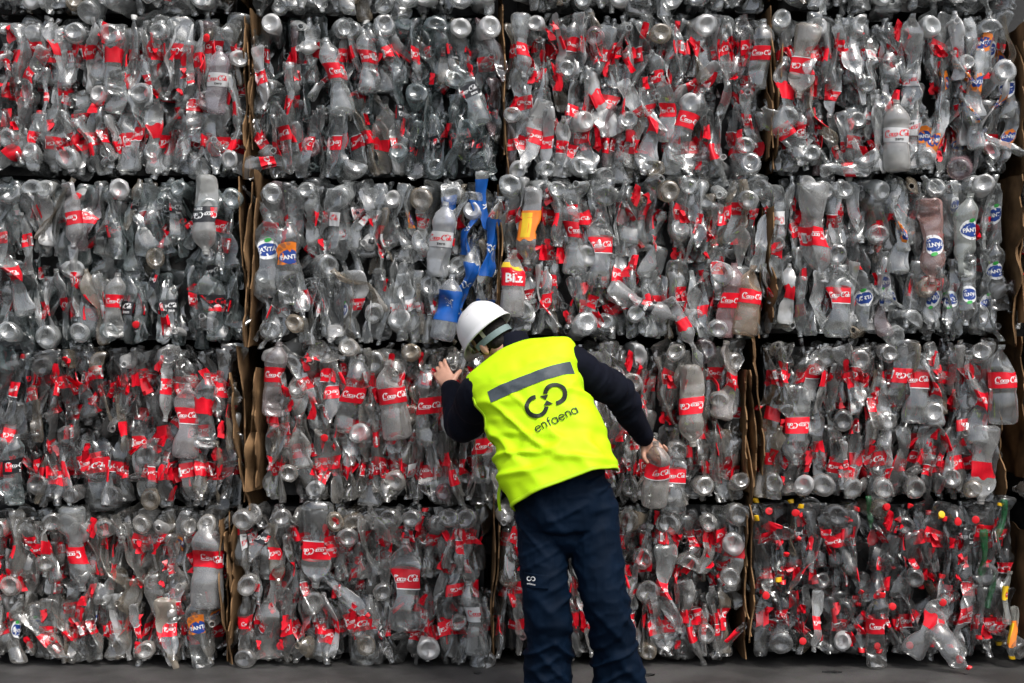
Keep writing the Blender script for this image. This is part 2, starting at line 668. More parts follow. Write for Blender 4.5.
            band('yellow', -1.6, 1.6, z1 + .022, z1 + .045, .0018, 0, 0, 40, 3)
            flat('white', disc2(.5, .34, 18), 0, zc + .004, .10, .0012)
            flat('red', disc2(.48, .32, 18), 0, zc + .004, .10, .0020)
            flat('white', WORD['bilz'], 0, zc + .006, .082, .0028)
        elif kind == 'yellow':
            band('yellow', -2.0, 2.0, z0, z1 + .01, .0012, sk, .02)
            flat('red', disc2(.4, .3, 12), 0, zc, .06, .002)
            flat('white', ribbon([(-.3, 0), (0, .05), (.3, 0)], .1), 0, zc, .06, .0026)
        elif kind == 'orange':
            band('orange', -2.2, 2.0, z0 - .03, z1 + .03, .0012, sk, .02, 30, 8)
            band('yellow', -.4, .5, z0 - .02, z1 + .02, .0018, 0, 0, 8, 6)
        elif kind == 'white':
            band('silver', -1.5, 1.5, z0, z1, .0012, sk, .02)
        elif kind == 'aqua':
            band('aqua', -1.0, 1.2, z0, z1, .0012, sk * 2, .02)
            flat('yellow', disc2(.3, .3, 10), .2, zc, .05, .002)
        return out

    def label(s, kind):
        if kind not in s.meshes:
            g, keys = Geo(), []
            for mk, v, f in s.label_geo(kind):
                if mk not in keys:
                    keys.append(mk)
                g.add(v, f, keys.index(mk))
            s.meshes[kind] = g.mesh('label', [MAT[k] for k in keys], True, 50)
        return s.meshes[kind]

    def cap(s, kind):
        key = 'cap' + kind
        if key not in s.meshes:
            z = np.array([.945, .945, .985, 1.004, 1.008, 1.008]) * s.L
            r = np.array([.0140, .0163, .0163, .0155, .012, .0005])
            n = 20
            u = np.linspace(0, 2 * PI, n, endpoint=False)
            v = np.concatenate([np.stack([q * np.sin(u) * (1 + .03 * (np.arange(n) % 2)), -q * np.cos(u) * (1 + .03 * (np.arange(n) % 2)), zz + 0 * u], 1) for zz, q in zip(z, r)])
            s.meshes[key] = mesh_data('cap', s.D(v), grid_faces(len(z), n) + [tuple(range((len(z) - 1) * n, len(z) * n))], [MAT['cap_' + kind]], None, True, 35)
        return s.meshes[key]


VAR = []          # crushed
for i in range(70):
    rr = random.Random(i)
    kind = i % 4
    if kind == 0:
        VAR.append(Bottle(100 + i, rr.uniform(.30, .36), rr.uniform(.046, .055), (.10, .34), 1.15))
    elif kind == 1:
        VAR.append(Bottle(100 + i, rr.uniform(.27, .33), rr.uniform(.040, .050), (.16, .5), 1.0))
    elif kind == 2:
        VAR.append(Bottle(100 + i, rr.uniform(.22, .28), rr.uniform(.033, .042), (.2, .7), 0.9))
    else:
        VAR.append(Bottle(100 + i, rr.uniform(.28, .34), rr.uniform(.045, .054), (.2, .55), 0.95))
NEAT = [Bottle(900 + i, .33, .051, (.5, .9), .6, True) for i in range(5)]
FULL = [Bottle(880 + i, .31, .055, (.8, .95), .22, True) for i in range(4)]
BASE = [Bottle(950 + i, .24, .043 + .005 * (i % 3), (.6, 1.0), .7) for i in range(8)]
for b in BASE:
    b.kn[0] = b.kn[1] = 0.92
    b.dents = [d for d in b.dents if d[1] > .06]


# ------------------------------------------------------------------ bales
LOW = {}


def stuff_mesh(idx, W, H, share):
    """the deeper packed bottles of a bale and a core block coloured dark for shade, as one mesh (unit: metres, centred x, base z=0, face y=0)"""
    r = random.Random(500 + idx)
    g = Geo()
    mats = [MAT['pet'], MAT['core'], MAT['red'], MAT['white']]
    n = int(150 * W / 1.1)
    for i in range(n):
        layer = i % 3
        b = r.choice(VAR)
        if b.seed not in LOW:
            LOW[b.seed] = (b.shell(14, False), [(m, v, f) for m, v, f in b.label_geo('red')])
        (v, f), lab = LOW[b.seed]
        if layer == 0 and b.R > .047:
            b = r.choice([q for q in VAR if q.R < .044])
            if b.seed not in LOW:
                LOW[b.seed] = (b.shell(14, False), [(m, v, f) for m, v, f in b.label_geo('red')])
            (v, f), lab = LOW[b.seed]
        y = (0.06, 0.10, 0.155)[layer] + r.uniform(-.02, .02)
        end = r.random() < 0.22
        if end:
            M = Euler((R_(90) * r.choice((1, -1)) + r.gauss(0, .2), r.uniform(0, 6), r.gauss(0, .2))).to_matrix()
            x, z = r.uniform(-W / 2 + .06, W / 2 - .06), r.choice((r.uniform(.05, .15), r.uniform(H - .15, H - .05), r.uniform(.05, H - .05)))
            y += 0.1
        else:
            M = (Euler((r.gauss(0, .12), r.gauss(0, .2) + (PI if r.random() < .5 else 0), 0)).to_matrix() @ Euler((0, 0, r.uniform(0, 6.3))).to_matrix())
            x, z = r.uniform(-W / 2 + .022, W / 2 - .022), r.choice((.16, H - .16, r.uniform(.14, H - .14))) + r.uniform(-.02, .02)
        A = np.array(M)
        off = np.array([x, y, z])
        g.add(v @ A.T + off, f, 0)
        if r.random() < share and not end:
            for m, lv, lf in lab:
                g.add(lv @ A.T + off, lf, {'red': 2, 'white': 3, 'black': 1}[m])
    # torn label film pressed in between the bottles
    for i in range(int(46 * share)):
        nu, nv = 4, 5
        wd, ht = r.uniform(.016, .042), r.uniform(.03, .08)
        gx, gz = np.meshgrid(np.linspace(-.5, .5, nu), np.linspace(-.5, .5, nv))
        sk = r.uniform(-.5, .5)
        pv = np.stack([(gx * wd * (1 - .5 * r.random() * (gz + .5)) + sk * gz * wd).ravel(), (.012 * np.sin(gx * 5 + gz * 4 + i)).ravel(), (gz * ht + .25 * gx * wd * r.uniform(-1, 1)).ravel()], 1)
        A = np.array(Euler((r.gauss(0, .25), r.gauss(0, .35), r.gauss(0, .7))).to_matrix())
        g.add(pv @ A.T + np.array([r.uniform(-W / 2 + .04, W / 2 - .04), r.uniform(.012, .07), r.uniform(.06, H - .06)]), grid_faces(nv, nu, False), 2)
    # heart of the bale: lumpy block, its dark colour standing in for deep shade
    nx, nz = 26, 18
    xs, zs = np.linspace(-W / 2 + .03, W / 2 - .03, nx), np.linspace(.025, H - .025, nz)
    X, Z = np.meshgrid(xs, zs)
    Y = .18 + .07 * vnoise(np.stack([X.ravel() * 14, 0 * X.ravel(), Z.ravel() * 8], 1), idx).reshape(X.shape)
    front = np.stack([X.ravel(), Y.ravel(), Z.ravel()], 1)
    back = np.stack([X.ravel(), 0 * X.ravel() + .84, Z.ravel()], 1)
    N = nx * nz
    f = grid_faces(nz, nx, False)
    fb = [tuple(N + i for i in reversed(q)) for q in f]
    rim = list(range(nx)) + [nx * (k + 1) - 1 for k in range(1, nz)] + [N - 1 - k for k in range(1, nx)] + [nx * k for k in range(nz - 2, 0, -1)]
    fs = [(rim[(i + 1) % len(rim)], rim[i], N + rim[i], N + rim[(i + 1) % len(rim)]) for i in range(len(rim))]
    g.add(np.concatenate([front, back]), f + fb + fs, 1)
    return g.mesh('packed_bottles', mats, True, 48)


def card_mat():
    m, N, L = new_mat('brown_cardboard')
    o = N.new('ShaderNodeOutputMaterial')
    b = N.new('ShaderNodeBsdfPrincipled')
    L.new(b.outputs[0], o.inputs[0])
    tc = N.new('ShaderNodeTexCoord')
    n = N.new('ShaderNodeTexNoise')
    n.inputs['Scale'].default_value = 9
    n.inputs['Detail'].default_value = 7
    L.new(tc.outputs['Object'], n.inputs['Vector'])
    cr = N.new('ShaderNodeValToRGB')
    cr.color_ramp.elements[0].position = 0.3
    cr.color_ramp.elements[0].color = (0.075, 0.042, 0.020, 1)
    cr.color_ramp.elements[1].position = 0.7
    cr.color_ramp.elements[1].color = (0.28, 0.165, 0.08, 1)
    L.new(n.outputs['Fac'], cr.inputs[0])
    L.new(cr.outputs[0], b.inputs['Base Color'])
    b.inputs['Roughness'].default_value = 0.85
    b.inputs['Specular IOR Level'].default_value = 0.2
    wv = N.new('ShaderNodeTexWave')
    wv.bands_direction = 'Y'
    wv.inputs['Scale'].default_value = 40
    wv.inputs['Distortion'].default_value = 1.5
    L.new(tc.outputs['Object'], wv.inputs['Vector'])
    bp = N.new('ShaderNodeBump')
    bp.inputs['Strength'].default_value = 0.4
    bp.inputs['Distance'].default_value = 0.003
    L.new(wv.outputs['Fac'], bp.inputs['Height'])
    L.new(bp.outputs[0], b.inputs['Normal'])
    return m


MAT['card'] = card_mat()


def card_sheet(parent, x, z0, z1, side, seed, front=-.01, flare=.03, wob=.012, lean=0.0, depth=.55):
    """a corrugated sheet trapped on a bale's flank; its front edge bends out"""
    ny, nz = 16, 22
    r = np.random.RandomState(seed)
    V = []
    ph = r.uniform(0, 6)
    for i in range(nz):
        tz = i / (nz - 1)
        ed = front + .08 * (vnoise(np.array([[tz * 6, seed, 0.]]), seed)[0] - .5) + .05 * (vnoise(np.array([[tz * 15, seed, 3.]]), seed)[0] - .5)
        top = (vnoise(np.array([[seed * 1.3, 1., 2.]]), seed)[0]) * .03
        for j in range(ny):
            tj = (j / (ny - 1)) ** 1.8
            y = ed + tj * (depth - ed)
            fl = flare * max(0, 1 - (y - ed) / .13) ** 1.6 * (.55 + .45 * math.sin(tz * 3.0 + ph))
            xx = x + side * fl + wob * (vnoise(np.array([[y * 6, tz * 3.2, seed]]), seed)[0] - .5) * 2 + lean * (tz - .5)
            zz = z0 + (z1 - z0 + (top - .015) * (1 - tj)) * tz + .02 * (vnoise(np.array([[y * 9, seed * .7, 0]]), seed + 3)[0] - .5) * (tz if tz > .5 else tz - 1)
            V.append((xx, y, zz))
    V = np.array(V)
    T = .0055
    W = V + np.array([side * T, 0, 0])
    n = ny * nz
    f = grid_faces(nz, ny, False)
    fb = [tuple(n + i for i in reversed(q)) for q in f]
    rim = list(range(ny)) + [ny * (k + 1) - 1 for k in range(1, nz)] + [n - 1 - k for k in range(1, ny)] + [ny * k for k in range(nz - 2, 0, -1)]
    fs = [(rim[(i + 1) % len(rim)], rim[i], n + rim[i], n + rim[(i + 1) % len(rim)]) for i in range(len(rim))]
    me = mesh_data('cardboard_sheet', np.concatenate([V, W]), f + fb + fs, [MAT['card']], None, True, 40)
    return link('cardboard_sheet', me, parent)


# which labels a bale shows: list of (upto fraction of its width, {kind: share}, tint)
CLEAR = (.79, .82, .81, .095)
COOL = (.64, .76, .76, .12)
WARM = (.74, .70, .64, .085)
DARK = (.62, .60, .57, .05)  # WARM and DARK also paint the dimmer light of the lower courses
DCOOL = (.34, .44, .45, .04)
RED = {'red': .64, 'redplain': .26, None: .10}
RED2 = {'red': .52, 'redplain': .20, 'light': .03, None: .25}
ZERO = {'zero': .60, 'red': .03, None: .37}
LIGHT = {'light': .34, 'red': .08, 'fblue': .05, 'forange': .03, None: .5}
FBLUE = {'fblue': .50, 'red': .05, 'water': .02, None: .43}
FORAN = {'forange': .36, 'fblue': .18, 'red': .05, None: .41}
BLUEW = {'water': .6, 'light': .1, None: .3}
MIX4 = {'red': .30, 'redplain': .12, 'zero': .08, 'yellow': .05, None: .45}
R41 = {'red': .34, 'redplain': .08, 'forange': .10, 'fblue': .08, None: .40}
R42 = {'red': .34, 'redplain': .16, 'zero': .12, 'light': .04, None: .34}

GROUP = 'bales of crushed bottles stacked in the wall'
BALES = [
    # px0, px1, py0, py1, mix, label, cards [(side, front, flare)]
    # ---- the course cut off by the top of the photo
    (-44, 236, -152, 9, [(1, RED2, CLEAR)], 'leftmost bale cut off by the top of the photo, above one packed with red labels', [(1, 0.0, .03)], True),
    (253, 494, -152, 11, [(1, LIGHT, CLEAR)], 'bale at the top edge with a pale cardboard corner, second from the left', [(-1, -.02, .05), (1, 0, .02)], True),
    (510, 766, -152, 8, [(1, RED2, CLEAR)], 'bale at the top edge, third from the left, above the bale packed with red labels', [(-1, 0, .02), (1, -.01, .03)], True),
    (780, 1030, -152, 8, [(1, RED2, CLEAR)], 'bale at the top edge in the right corner, above the bale with orange labels', [(-1, 0, .02)], True),
    # ---- first whole course from the top
    (-44, 243, 14, 176, [(1, RED, CLEAR)], 'bale packed with red labelled clear bottles in the top left corner', [(1, .0, .02), (1, .03, .01)], False),
    (252, 499, 14, 178, [(.58, RED, CLEAR), (1, ZERO, DCOOL)], 'upper bale with red labels on its left half and black labels on its right half', [(-1, .0, .02), (1, .0, .02), (-1, .02, .0)], False),
    (503, 769, 10, 180, [(1, RED, CLEAR)], 'widest bale high up, full of red labelled bottles between two brown cardboard sheets', [(-1, .0, -.02), (1, -.01, .01), (1, .01, .02)], False),
    (775, 1018, 12, 175, [(.34, RED, CLEAR), (.66, LIGHT, CLEAR), (1, FORAN, CLEAR)], 'bale in the top right with red labels left, orange and blue labels right', [(-1, -.02, .01), (-1, .0, -.02), (1, .0, .0)], False),
    # ---- second course
    (-44, 239, 178, 346, [(.5, RED2, CLEAR), (1, ZERO, (.48, .58, .58, .06))], 'bale at the left edge with red labels beside a cool grey half of black labels', [(1, .0, .03), (1, .02, .01)], False),
    (256, 495, 180, 346, [(.74, LIGHT, CLEAR), (1, BLUEW, CLEAR)], 'pale bale with few labels and bright blue bottles on its right, behind the white helmet', [(-1, .0, .04), (1, .0, .02), (-1, .01, .02)], False),
    (499, 766, 177, 341, [(1, RED2, CLEAR)], 'bale with a red and yellow labelled bottle on its left, above the yellow vest', [(-1, .0, .01), (1, .0, .02)], False),
    (767, 1008, 175, 339, [(.42, RED2, CLEAR), (1, FBLUE, CLEAR)], 'bale with red labels on the left and blue fruit soda labels on the right', [(-1, .01, .01)], False),
    (1026, 1276, 176, 345, [(1, RED2, WARM)], 'bale cut off by the right edge showing only its bulging brown cardboard', [(-1, -.08, .05), (-1, -.04, .02)], True),
    (1030, 1280, 12, 175, [(1, RED2, WARM)], 'bale just past the right edge in the topmost whole course', [(-1, .0, .0)], True),  # unseen; added to keep daylight out of the gap on its left
    # ---- third course
    (-44, 236, 345, 509, [(.2, ZERO, DCOOL), (1, RED, (.36, .35, .34, .03))], 'dark bale with narrow red labels at the left edge, slanting cardboard on its right', [(1, .0, -.0, -.10), (1, -.01, .02, -.04)], False),
    (261, 502, 344, 506, [(1, RED2, WARM)], 'bale the worker touches with his raised hand, wide brown cardboard on its left', [(-1, -.03, .05), (-1, .0, .02)], False),
    (508, 743, 343, 505, [(1, RED2, WARM)], 'bale behind the worker whose loose bottle he grips, layered cardboard on its right', [(1, -.01, .03), (1, .0, .0), (1, -.02, .045)], False),
    (765, 1000, 341, 502, [(1, RED, DARK)], 'bale of red labelled bottles beside the black gap at the right, one bottle standing out', [(-1, -.01, .03), (1, -.01, .02)], False),
    (1034, 1284, 343, 506, [(1, RED2, WARM)], 'bale just past the right edge, two courses below the top one', [(-1, .05, .0)], True),  # unseen; added to carry the bale above and keep the gap black
    # ---- lowest course
    (-44, 219, 511, 674, [(1, R41, WARM)], 'lowest bale in the left corner with a few orange and blue labels among red', [(1, -.03, .05), (1, -.01, .01), (1, -.05, .02)], False),
    (235, 490, 506, 668, [(1, R42, DARK)], 'lowest bale with red and black labels between two cardboard sheets, left of the legs', [(-1, .0, .02), (1, .0, .02)], False),
    (495, 744, 505, 664, [(1, RED, DARK)], 'lowest bale half hidden behind the navy trousers', [(-1, .0, .0), (1, .0, .02)], False),
    (753, 1017, 503, 660, [(1, MIX4, (.24, .24, .24, .03))], 'lowest bale in the right corner, dark with red and yellow caps and a green bottle', [(-1, .0, .03), (-1, .02, .0)], False),
    (1036, 1286, 505, 664, [(1, RED2, WARM)], 'bale standing on the ground just past the right edge', [(-1, .06, .0)], True),  # unseen; added as support and to shut out daylight from the right
]

# bottles one can pick out in the photo: bale index, px, py, length px, tilt deg (0 = neck up), turn, kind, tint, neat, cap, forward
HERO = [
    (10, 513, 284, 62, 2, 0, 'bilz', (.6, .58, .56, .42), 2, None, -.025),
    (10, 529, 226, 72, 181, 20, 'orange', (.62, .62, .62, .4), True, None, .01),
    (10, 640, 308, 66, 122, 0, 'zero', (.5, .5, .5, .35), True, None, .0),
    (10, 680, 322, 50, 150, 10, 'redplain', (.5, .5, .5, .35), True, None, .0),
    (10, 731, 300, 70, 5, 0, 'red', (.62, .35, .36, .35), True, None, .02),
    (10, 749, 300, 66, 8, 15, 'red', (.55, .40, .28, .45), 2, None, .01),
    (10, 600, 250, 70, 0, 10, 'red', CLEAR, True, None, .01),
    (10, 578, 235, 74, 3, 0, 'red', CLEAR, True, None, .02),
    (7, 897, 136, 66, 0, 0, 'light', (.62, .61, .58, .45), 2, None, -.01),
    (7, 805, 60, 70, 190, 0, 'red', (.50, .46, .40, .4), True, None, .0),
    (7, 785, 95, 74, 2, 30, 'redplain', CLEAR, True, None, .01),
    (7, 970, 85, 68, -12, 0, 'forange', CLEAR, True, None, .0),
    (7, 975, 118, 60, -8, 10, 'forange', CLEAR, True, None, .01),
    (9, 448, 308, 62, 12, 0, 'water', (.55, .58, .62, .4), 2, None, -.01),
    (9, 443, 240, 70, 6, 0, 'light', (.60, .62, .64, .5), True, None, -.01),
    (9, 470, 235, 80, 187, 70, 'sleeve', CLEAR, False, None, .0),
    (9, 489, 240, 84, 8, 60, 'sleeve', CLEAR, False, None, .0),
    (9, 464, 278, 70, 16, 40, 'sleeve', CLEAR, False, None, .01),
    (9, 455, 225, 60, 200, 30, 'light', CLEAR, False, None, .0),
    (9, 483, 212, 76, 176, 75, 'sleeve', CLEAR, False, None, .01),
    (9, 268, 255, 78, 3, 0, 'fblue', CLEAR, True, None, .01),
    (9, 289, 262, 80, -2, 10, 'forange', CLEAR, True, None, .0),
    (11, 811, 230, 90, 183, 0, 'red', (.56, .56, .55, .3), True, None, .0),
    (11, 932, 240, 78, 178, 0, 'fblue', (.66, .38, .34, .38), True, None, .0),
    (11, 968, 235, 78, 0, 0, 'fblue', (.60, .64, .60, .4), True, None, .0),
    (11, 967, 290, 66, 180, 0, 'fblue', CLEAR, True, None, .0),
    (11, 902, 235, 72, 4, 0, 'forange', CLEAR, True, None, .0),
    (11, 840, 300, 70, 2, 0, 'red', CLEAR, True, None, .01),
    (11, 1000, 275, 66, -4, 0, 'fblue', CLEAR, True, None, .02),
    (15, 392, 400, 74, -8, 0, 'red', (.60, .58, .56, .38), 2, None, -.01),
    (15, 428, 405, 76, -3, 0, 'red', CLEAR, True, None, .0),
    (15, 352, 395, 74, 10, 0, 'red', CLEAR, True, None, .01),
    (15, 274, 380, 70, 4, 0, 'red', (.58, .50, .50, .3), True, None, .01),
    (15, 482, 445, 70, -3, 20, 'red', CLEAR, True, None, .01),
    (17, 918, 385, 72, 2, 0, 'red', CLEAR, True, None, .0),
    (17, 935, 390, 70, -2, 10, 'red', CLEAR, True, None, .01),
    (17, 980, 400, 84, 3, -10, 'red', CLEAR, True, None, .0),
    (17, 1003, 385, 74, -1, 0, 'red', CLEAR, 2, None, -.02),
    (17, 797, 425, 74, 182, 0, 'red', CLEAR, True, None, .0),
    (17, 985, 465, 74, 186, 0, 'redplain', (.55, .54, .52, .4), True, None, .0),
    (16, 690, 405, 76, 176, 0, 'red', (.62, .58, .52, .45), True, None, -.01),
    (16, 728, 380, 74, 10, 0, 'red', (.56, .50, .46, .35), True, None, .0),
    (16, 675, 480, 62, 2, 0, 'red', CLEAR, True, None, .0),
    (16, 612, 450, 70, 0, 20, 'red', CLEAR, False, None, .02),
    (19, 69, 550, 80, 180, 0, 'red', CLEAR, True, None, .0),
    (19, 207, 565, 82, 2, 0, 'red', (.58, .58, .58, .4), 2, None, -.01),
    (19, 198, 632, 70, -6, 0, 'forange', CLEAR, True, None, .0),
    (19, 164, 640, 76, 180, 0, 'red', (.60, .52, .42, .42), True, None, .0),
    (19, 92, 620, 80, 180, 10, 'fblue', CLEAR, False, None, .02),
    (20, 316, 545, 80, 183, 0, 'red', CLEAR, True, None, .0),
    (20, 405, 585, 86, 2, 0, 'red', CLEAR, True, None, .0),
    (20, 478, 618, 70, 0, 20, 'light', CLEAR, True, None, .0),
    (21, 667, 590, 84, 178, 0, 'red', CLEAR, True, None, .0),
    (21, 640, 565, 78, 12, 30, 'redplain', CLEAR, False, None, .0),
    (22, 983, 556, 52, 180, 70, None, (.015, .16, .05, .45), False, None, .0),
    (22, 1000, 520, 40, 190, 40, None, (.02, .18, .06, .45), False, None, .01),
    (22, 992, 590, 34, 20, 30, None, (.02, .16, .06, .4), False, None, .01),
    (22, 868, 512, 30, 175, 40, None, (.02, .16, .05, .45), False, None, .0),
    (22, 1008, 597, 50, 4, 50, 'yellow', (.5, .5, .45, .3), False, None, .0),
    (22, 1011, 632, 50, 182, 55, 'orange', (.5, .5, .45, .3), False, 'yellow', .0),
    (22, 878, 630, 70, 2, 0, 'red', DARK, True, 'red', .0),
    (22, 928, 625, 66, 32, 0, 'redplain', (.45, .45, .45, .3), True, None, -.01),
    (8, 73, 215, 60, 172, 0, 'red', (.56, .54, .54, .4), True, None, -.01),
    (8, 116, 305, 60, 4, 0, 'red', (.60, .60, .58, .42), True, None, -.01),
    (8, 12, 275, 80, -24, 0, 'red', CLEAR, True, None, -.01),
    (8, 205, 215, 74, 178, 0, 'zero', (.6, .6, .57, .5), True, None, .0),
    (5, 370, 60, 60, 3, 0, 'red', CLEAR, True, None, .0),
    (5, 340, 75, 74, -6, 0, 'red', CLEAR, True, None, .0),
    (5, 470, 95, 60, -22, 0, 'zero', COOL, True, None, .0),
    (4, 115, 60, 66, 2, 0, 'redplain', CLEAR, True, None, .0),
    (4, 218, 80, 62, 2, 0, 'light', (.52, .46, .50, .4), True, None, -.01),
    (4, 30, 75, 60, 205, 0, 'red', CLEAR, True, None, .0),
    (6, 517, 45, 60, 184, 0, 'red', CLEAR, True, None, .0),
    (6, 762, 52, 64, 3, 0, 'red', CLEAR, True, None, .0),
    (6, 688, 125, 74, 20, 0, 'red', CLEAR, True, None, .0),
    (6, 650, 125, 72, 2, 0, 'redplain', CLEAR, True, None, .0),
    (14, 14, 470, 66, 0, 0, 'zero', COOL, True, None, .0),
    (14, 186, 420, 70, 3, 0, 'red', (.6, .55, .55, .42), True, None, .0),
    (14, 205, 410, 70, 3, 0, 'redplain', CLEAR, True, None, .0),
]


def put_bottle(parent, b, kind, M, color, cap=None, name='bottle'):
    o = link(name, b.body(), parent)
    o.matrix_local = M
    o.color = color
    if kind:
        l = link('label', b.label(kind), o)
        if kind in ('zero', 'light', 'water', 'bilz', 'orange', 'yellow', 'fblue', 'forange'):
            pass
    if cap:
        link('cap', b.cap(cap), o)
    return o


def pick(r, d):
    t = r.random()
    for k, v in d.items():
        t -= v
        if t <= 0:
            return k
    return None


STUFF = [stuff_mesh(i, 1.05, .70, (.85, .85, .75, .12, .2)[i]) for i in range(5)]
PALE = (1, 5, 8, 9, 11)           # bales with few red labels


def build_bale(i, spec):
    px0, px1, py0, py1, mix, label, cards, cut = spec
    r = random.Random(1000 + i * 17)
    a, b = P(px0, py1, 0), P(px1, py0, 0)
    W, H = b.x - a.x, b.z - a.z
    cx, z0 = (a.x + b.x) / 2, max(a.z, 0.004)
    H = b.z - z0
    yf = r.uniform(-.012, .018)
    root = empty('bottle_bale', (cx, yf, z0))
    root.rotation_euler[1] = r.gauss(0, .006)
    tag(root, label, 'bale', GROUP)
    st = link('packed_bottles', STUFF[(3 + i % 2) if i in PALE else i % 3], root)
    st.scale = ((W) / 1.05 * (1 if i % 3 else -1), 1, H / .70)
    st['kind'] = 'stuff'
    tint0 = mix[-1][2]
    st.color = (tint0[0] * .72, tint0[1] * .72, tint0[2] * .72, tint0[3])  # tint darkened to deepen the shade between the front bottles

    def zone(x):
        t = (x + W / 2) / W + r.gauss(0, .05)
        for up, d, tint in mix:
            if t <= up:
                return d, tint
        return mix[-1][1], mix[-1][2]

    pts = []
    heroes = [h for h in HERO if h[0] == i]
    for (_, px, py, ln, tilt, turn, kind, tint, neat, cap, fwd) in heroes:
        p = P(px, py, 0)
        n0 = r.choice(FULL if neat == 2 else NEAT if neat else VAR)
        s = ln / 225.0 / n0.L * 1.08
        wx = s if neat else s * .62
        M = Matrix.Translation((p.x - cx, .018 + fwd, p.z - z0)) @ Euler((0, R_(-tilt) * -1, 0)).to_matrix().to_4x4() @ Euler((0, 0, R_(turn) + r.gauss(0, .15))).to_matrix().to_4x4() @ Matrix.Diagonal((wx, s, s, 1))
        put_bottle(root, n0, kind, M, tint, cap)
        pts.append((p.x - cx, p.z - z0, 0))
    budget = 96 - len(heroes)
    nA, nE, nB = int(budget * .46), int(budget * .25), int(budget * .29)
    if cut:
        nA, nE, nB = 22, 12, 8

    def spot(layer, zlo, zhi, ax, az, k=14):
        best, bd = None, -1
        for _ in range(k):
            x, z = r.uniform(-W / 2 + .035, W / 2 - .035), r.uniform(zlo, zhi)
            d = min([((x - q[0]) / ax) ** 2 + ((z - q[1]) / az) ** 2 for q in pts if q[2] == layer] or [9])
            if d > bd:
                best, bd = (x, z), d
        pts.append((best[0], best[1], layer))
        return best

    def tinted(t):
        k = r.uniform(.82, 1.15)
        al = max(.03, t[3] + r.gauss(0, .07))
        q = r.random()
        if q < .07:
            return (.48 * k, .40 * k, .30 * k, al + .1)
        if q < .11:
            return (.56 * k, .36 * k, .38 * k, al)
        if q < .22:
            return (.80, .80, .79, min(.75, al + .22))
        return (t[0] * k, t[1] * k, t[2] * k, al)

    for n in range(nA + nB):
        front = n < nA
        lay = 0 if front else 1
        top = H - .13
        zlo, zhi = .14, top
        if cut:
            zlo, zhi = .13, .26
        x, z = spot(lay, zlo, zhi, .05, .16)
        x *= 1.02
        bt = r.choice(VAR)
        y = (.042 if front else .095) + r.uniform(-.012, .022)
        tilt = r.gauss(0, .12) if r.random() < .86 else r.gauss(0, .6)
        if r.random() < .48:
            tilt += PI
        half = bt.L / 2 * abs(math.cos(tilt)) + .03
        if not cut:
            half -= .02
            q = r.random()
            if q < .24:
                z = half + abs(r.gauss(0, .015))
            elif q < .48:
                z = H - half + .015 - abs(r.gauss(0, .02))
            z = min(max(z, half), H - half + .015)
        x = min(max(x, -W / 2 + .03), W / 2 - .03)
        turn = r.choice((0, PI)) + r.gauss(0, .3) + (r.choice((-1, 1)) * r.uniform(.5, 1.5) if r.random() < .72 else 0)
        M = Matrix.Translation((x, y, z)) @ Euler((r.gauss(0, .10), tilt, 0)).to_matrix().to_4x4() @ Euler((0, 0, turn)).to_matrix().to_4x4() @ Matrix.Diagonal((r.uniform(.64, .94), r.uniform(.75, 1), r.uniform(.94, 1.08), 1))
        d, tint = zone(x)
        kind = pick(r, d)
        cap = None
        if i == 22 and r.random() < .5:
            cap = r.choice(('red',) * 7 + ('yellow', 'black'))
        elif r.random() < .02:
            cap = r.choice(('red', 'black', 'white'))
        put_bottle(root, bt, kind, M, tinted(tint), cap)
    for n in range(nE):
        q = r.random()
        if cut:
            zlo, zhi = .04, .10
        elif q < .42:
            zlo, zhi = H - .09, H - .045
        elif q < .68:
            zlo, zhi = .045, .10
        else:
            zlo, zhi = .1, H - .1
        x, z = spot(2, zlo, zhi, .05, .05)
        bt = r.choice(BASE)
        neck = r.random() < .22
        M = Matrix.Translation((x, .118 + r.uniform(-.02, .02), z)) @ Euler((R_(90 if neck else -90) + r.gauss(0, .16), r.gauss(0, .12), r.gauss(0, .22))).to_matrix().to_4x4() @ Euler((0, 0, r.uniform(0, 6.3))).to_matrix().to_4x4()
        d, tint = zone(x)
        t = tinted(tint)
        cap = None
        if neck and (i == 22 or r.random() < .06):
            cap = r.choice(('red', 'red', 'red', 'red', 'yellow')) if i == 22 else 'red'
        if i == 22 and not neck and r.random() < .65:
            M = M @ Matrix.Rotation(PI, 4, 'X')
            cap = r.choice(('red', 'red', 'red', 'red', 'red', 'yellow'))
        put_bottle(root, bt, None, M, (t[0] * 1.08, t[1] * 1.08, t[2] * 1.08, t[3] + .08), cap)
    for k, cd in enumerate(cards):
        side, front, flare = cd[:3]
        lean = cd[3] if len(cd) > 3 else r.gauss(0, .02)
        xx = side * (W / 2 + .006 + .012 * k)
        zb, zt = (r.choice((0, .0, .06, .12)), H - r.choice((-.03, .0, .05, .12))) if k == 0 else (r.uniform(0, .2) * H, H * r.uniform(.75, 1.02))
        card_sheet(root, xx, zb, zt, side, i * 7 + k, front + r.uniform(.0, .05), (flare if flare > .045 else flare * r.uniform(.3, .8)), .015, lean)
    return root


for i, spec in enumerate(BALES):
    build_bale(i, spec)

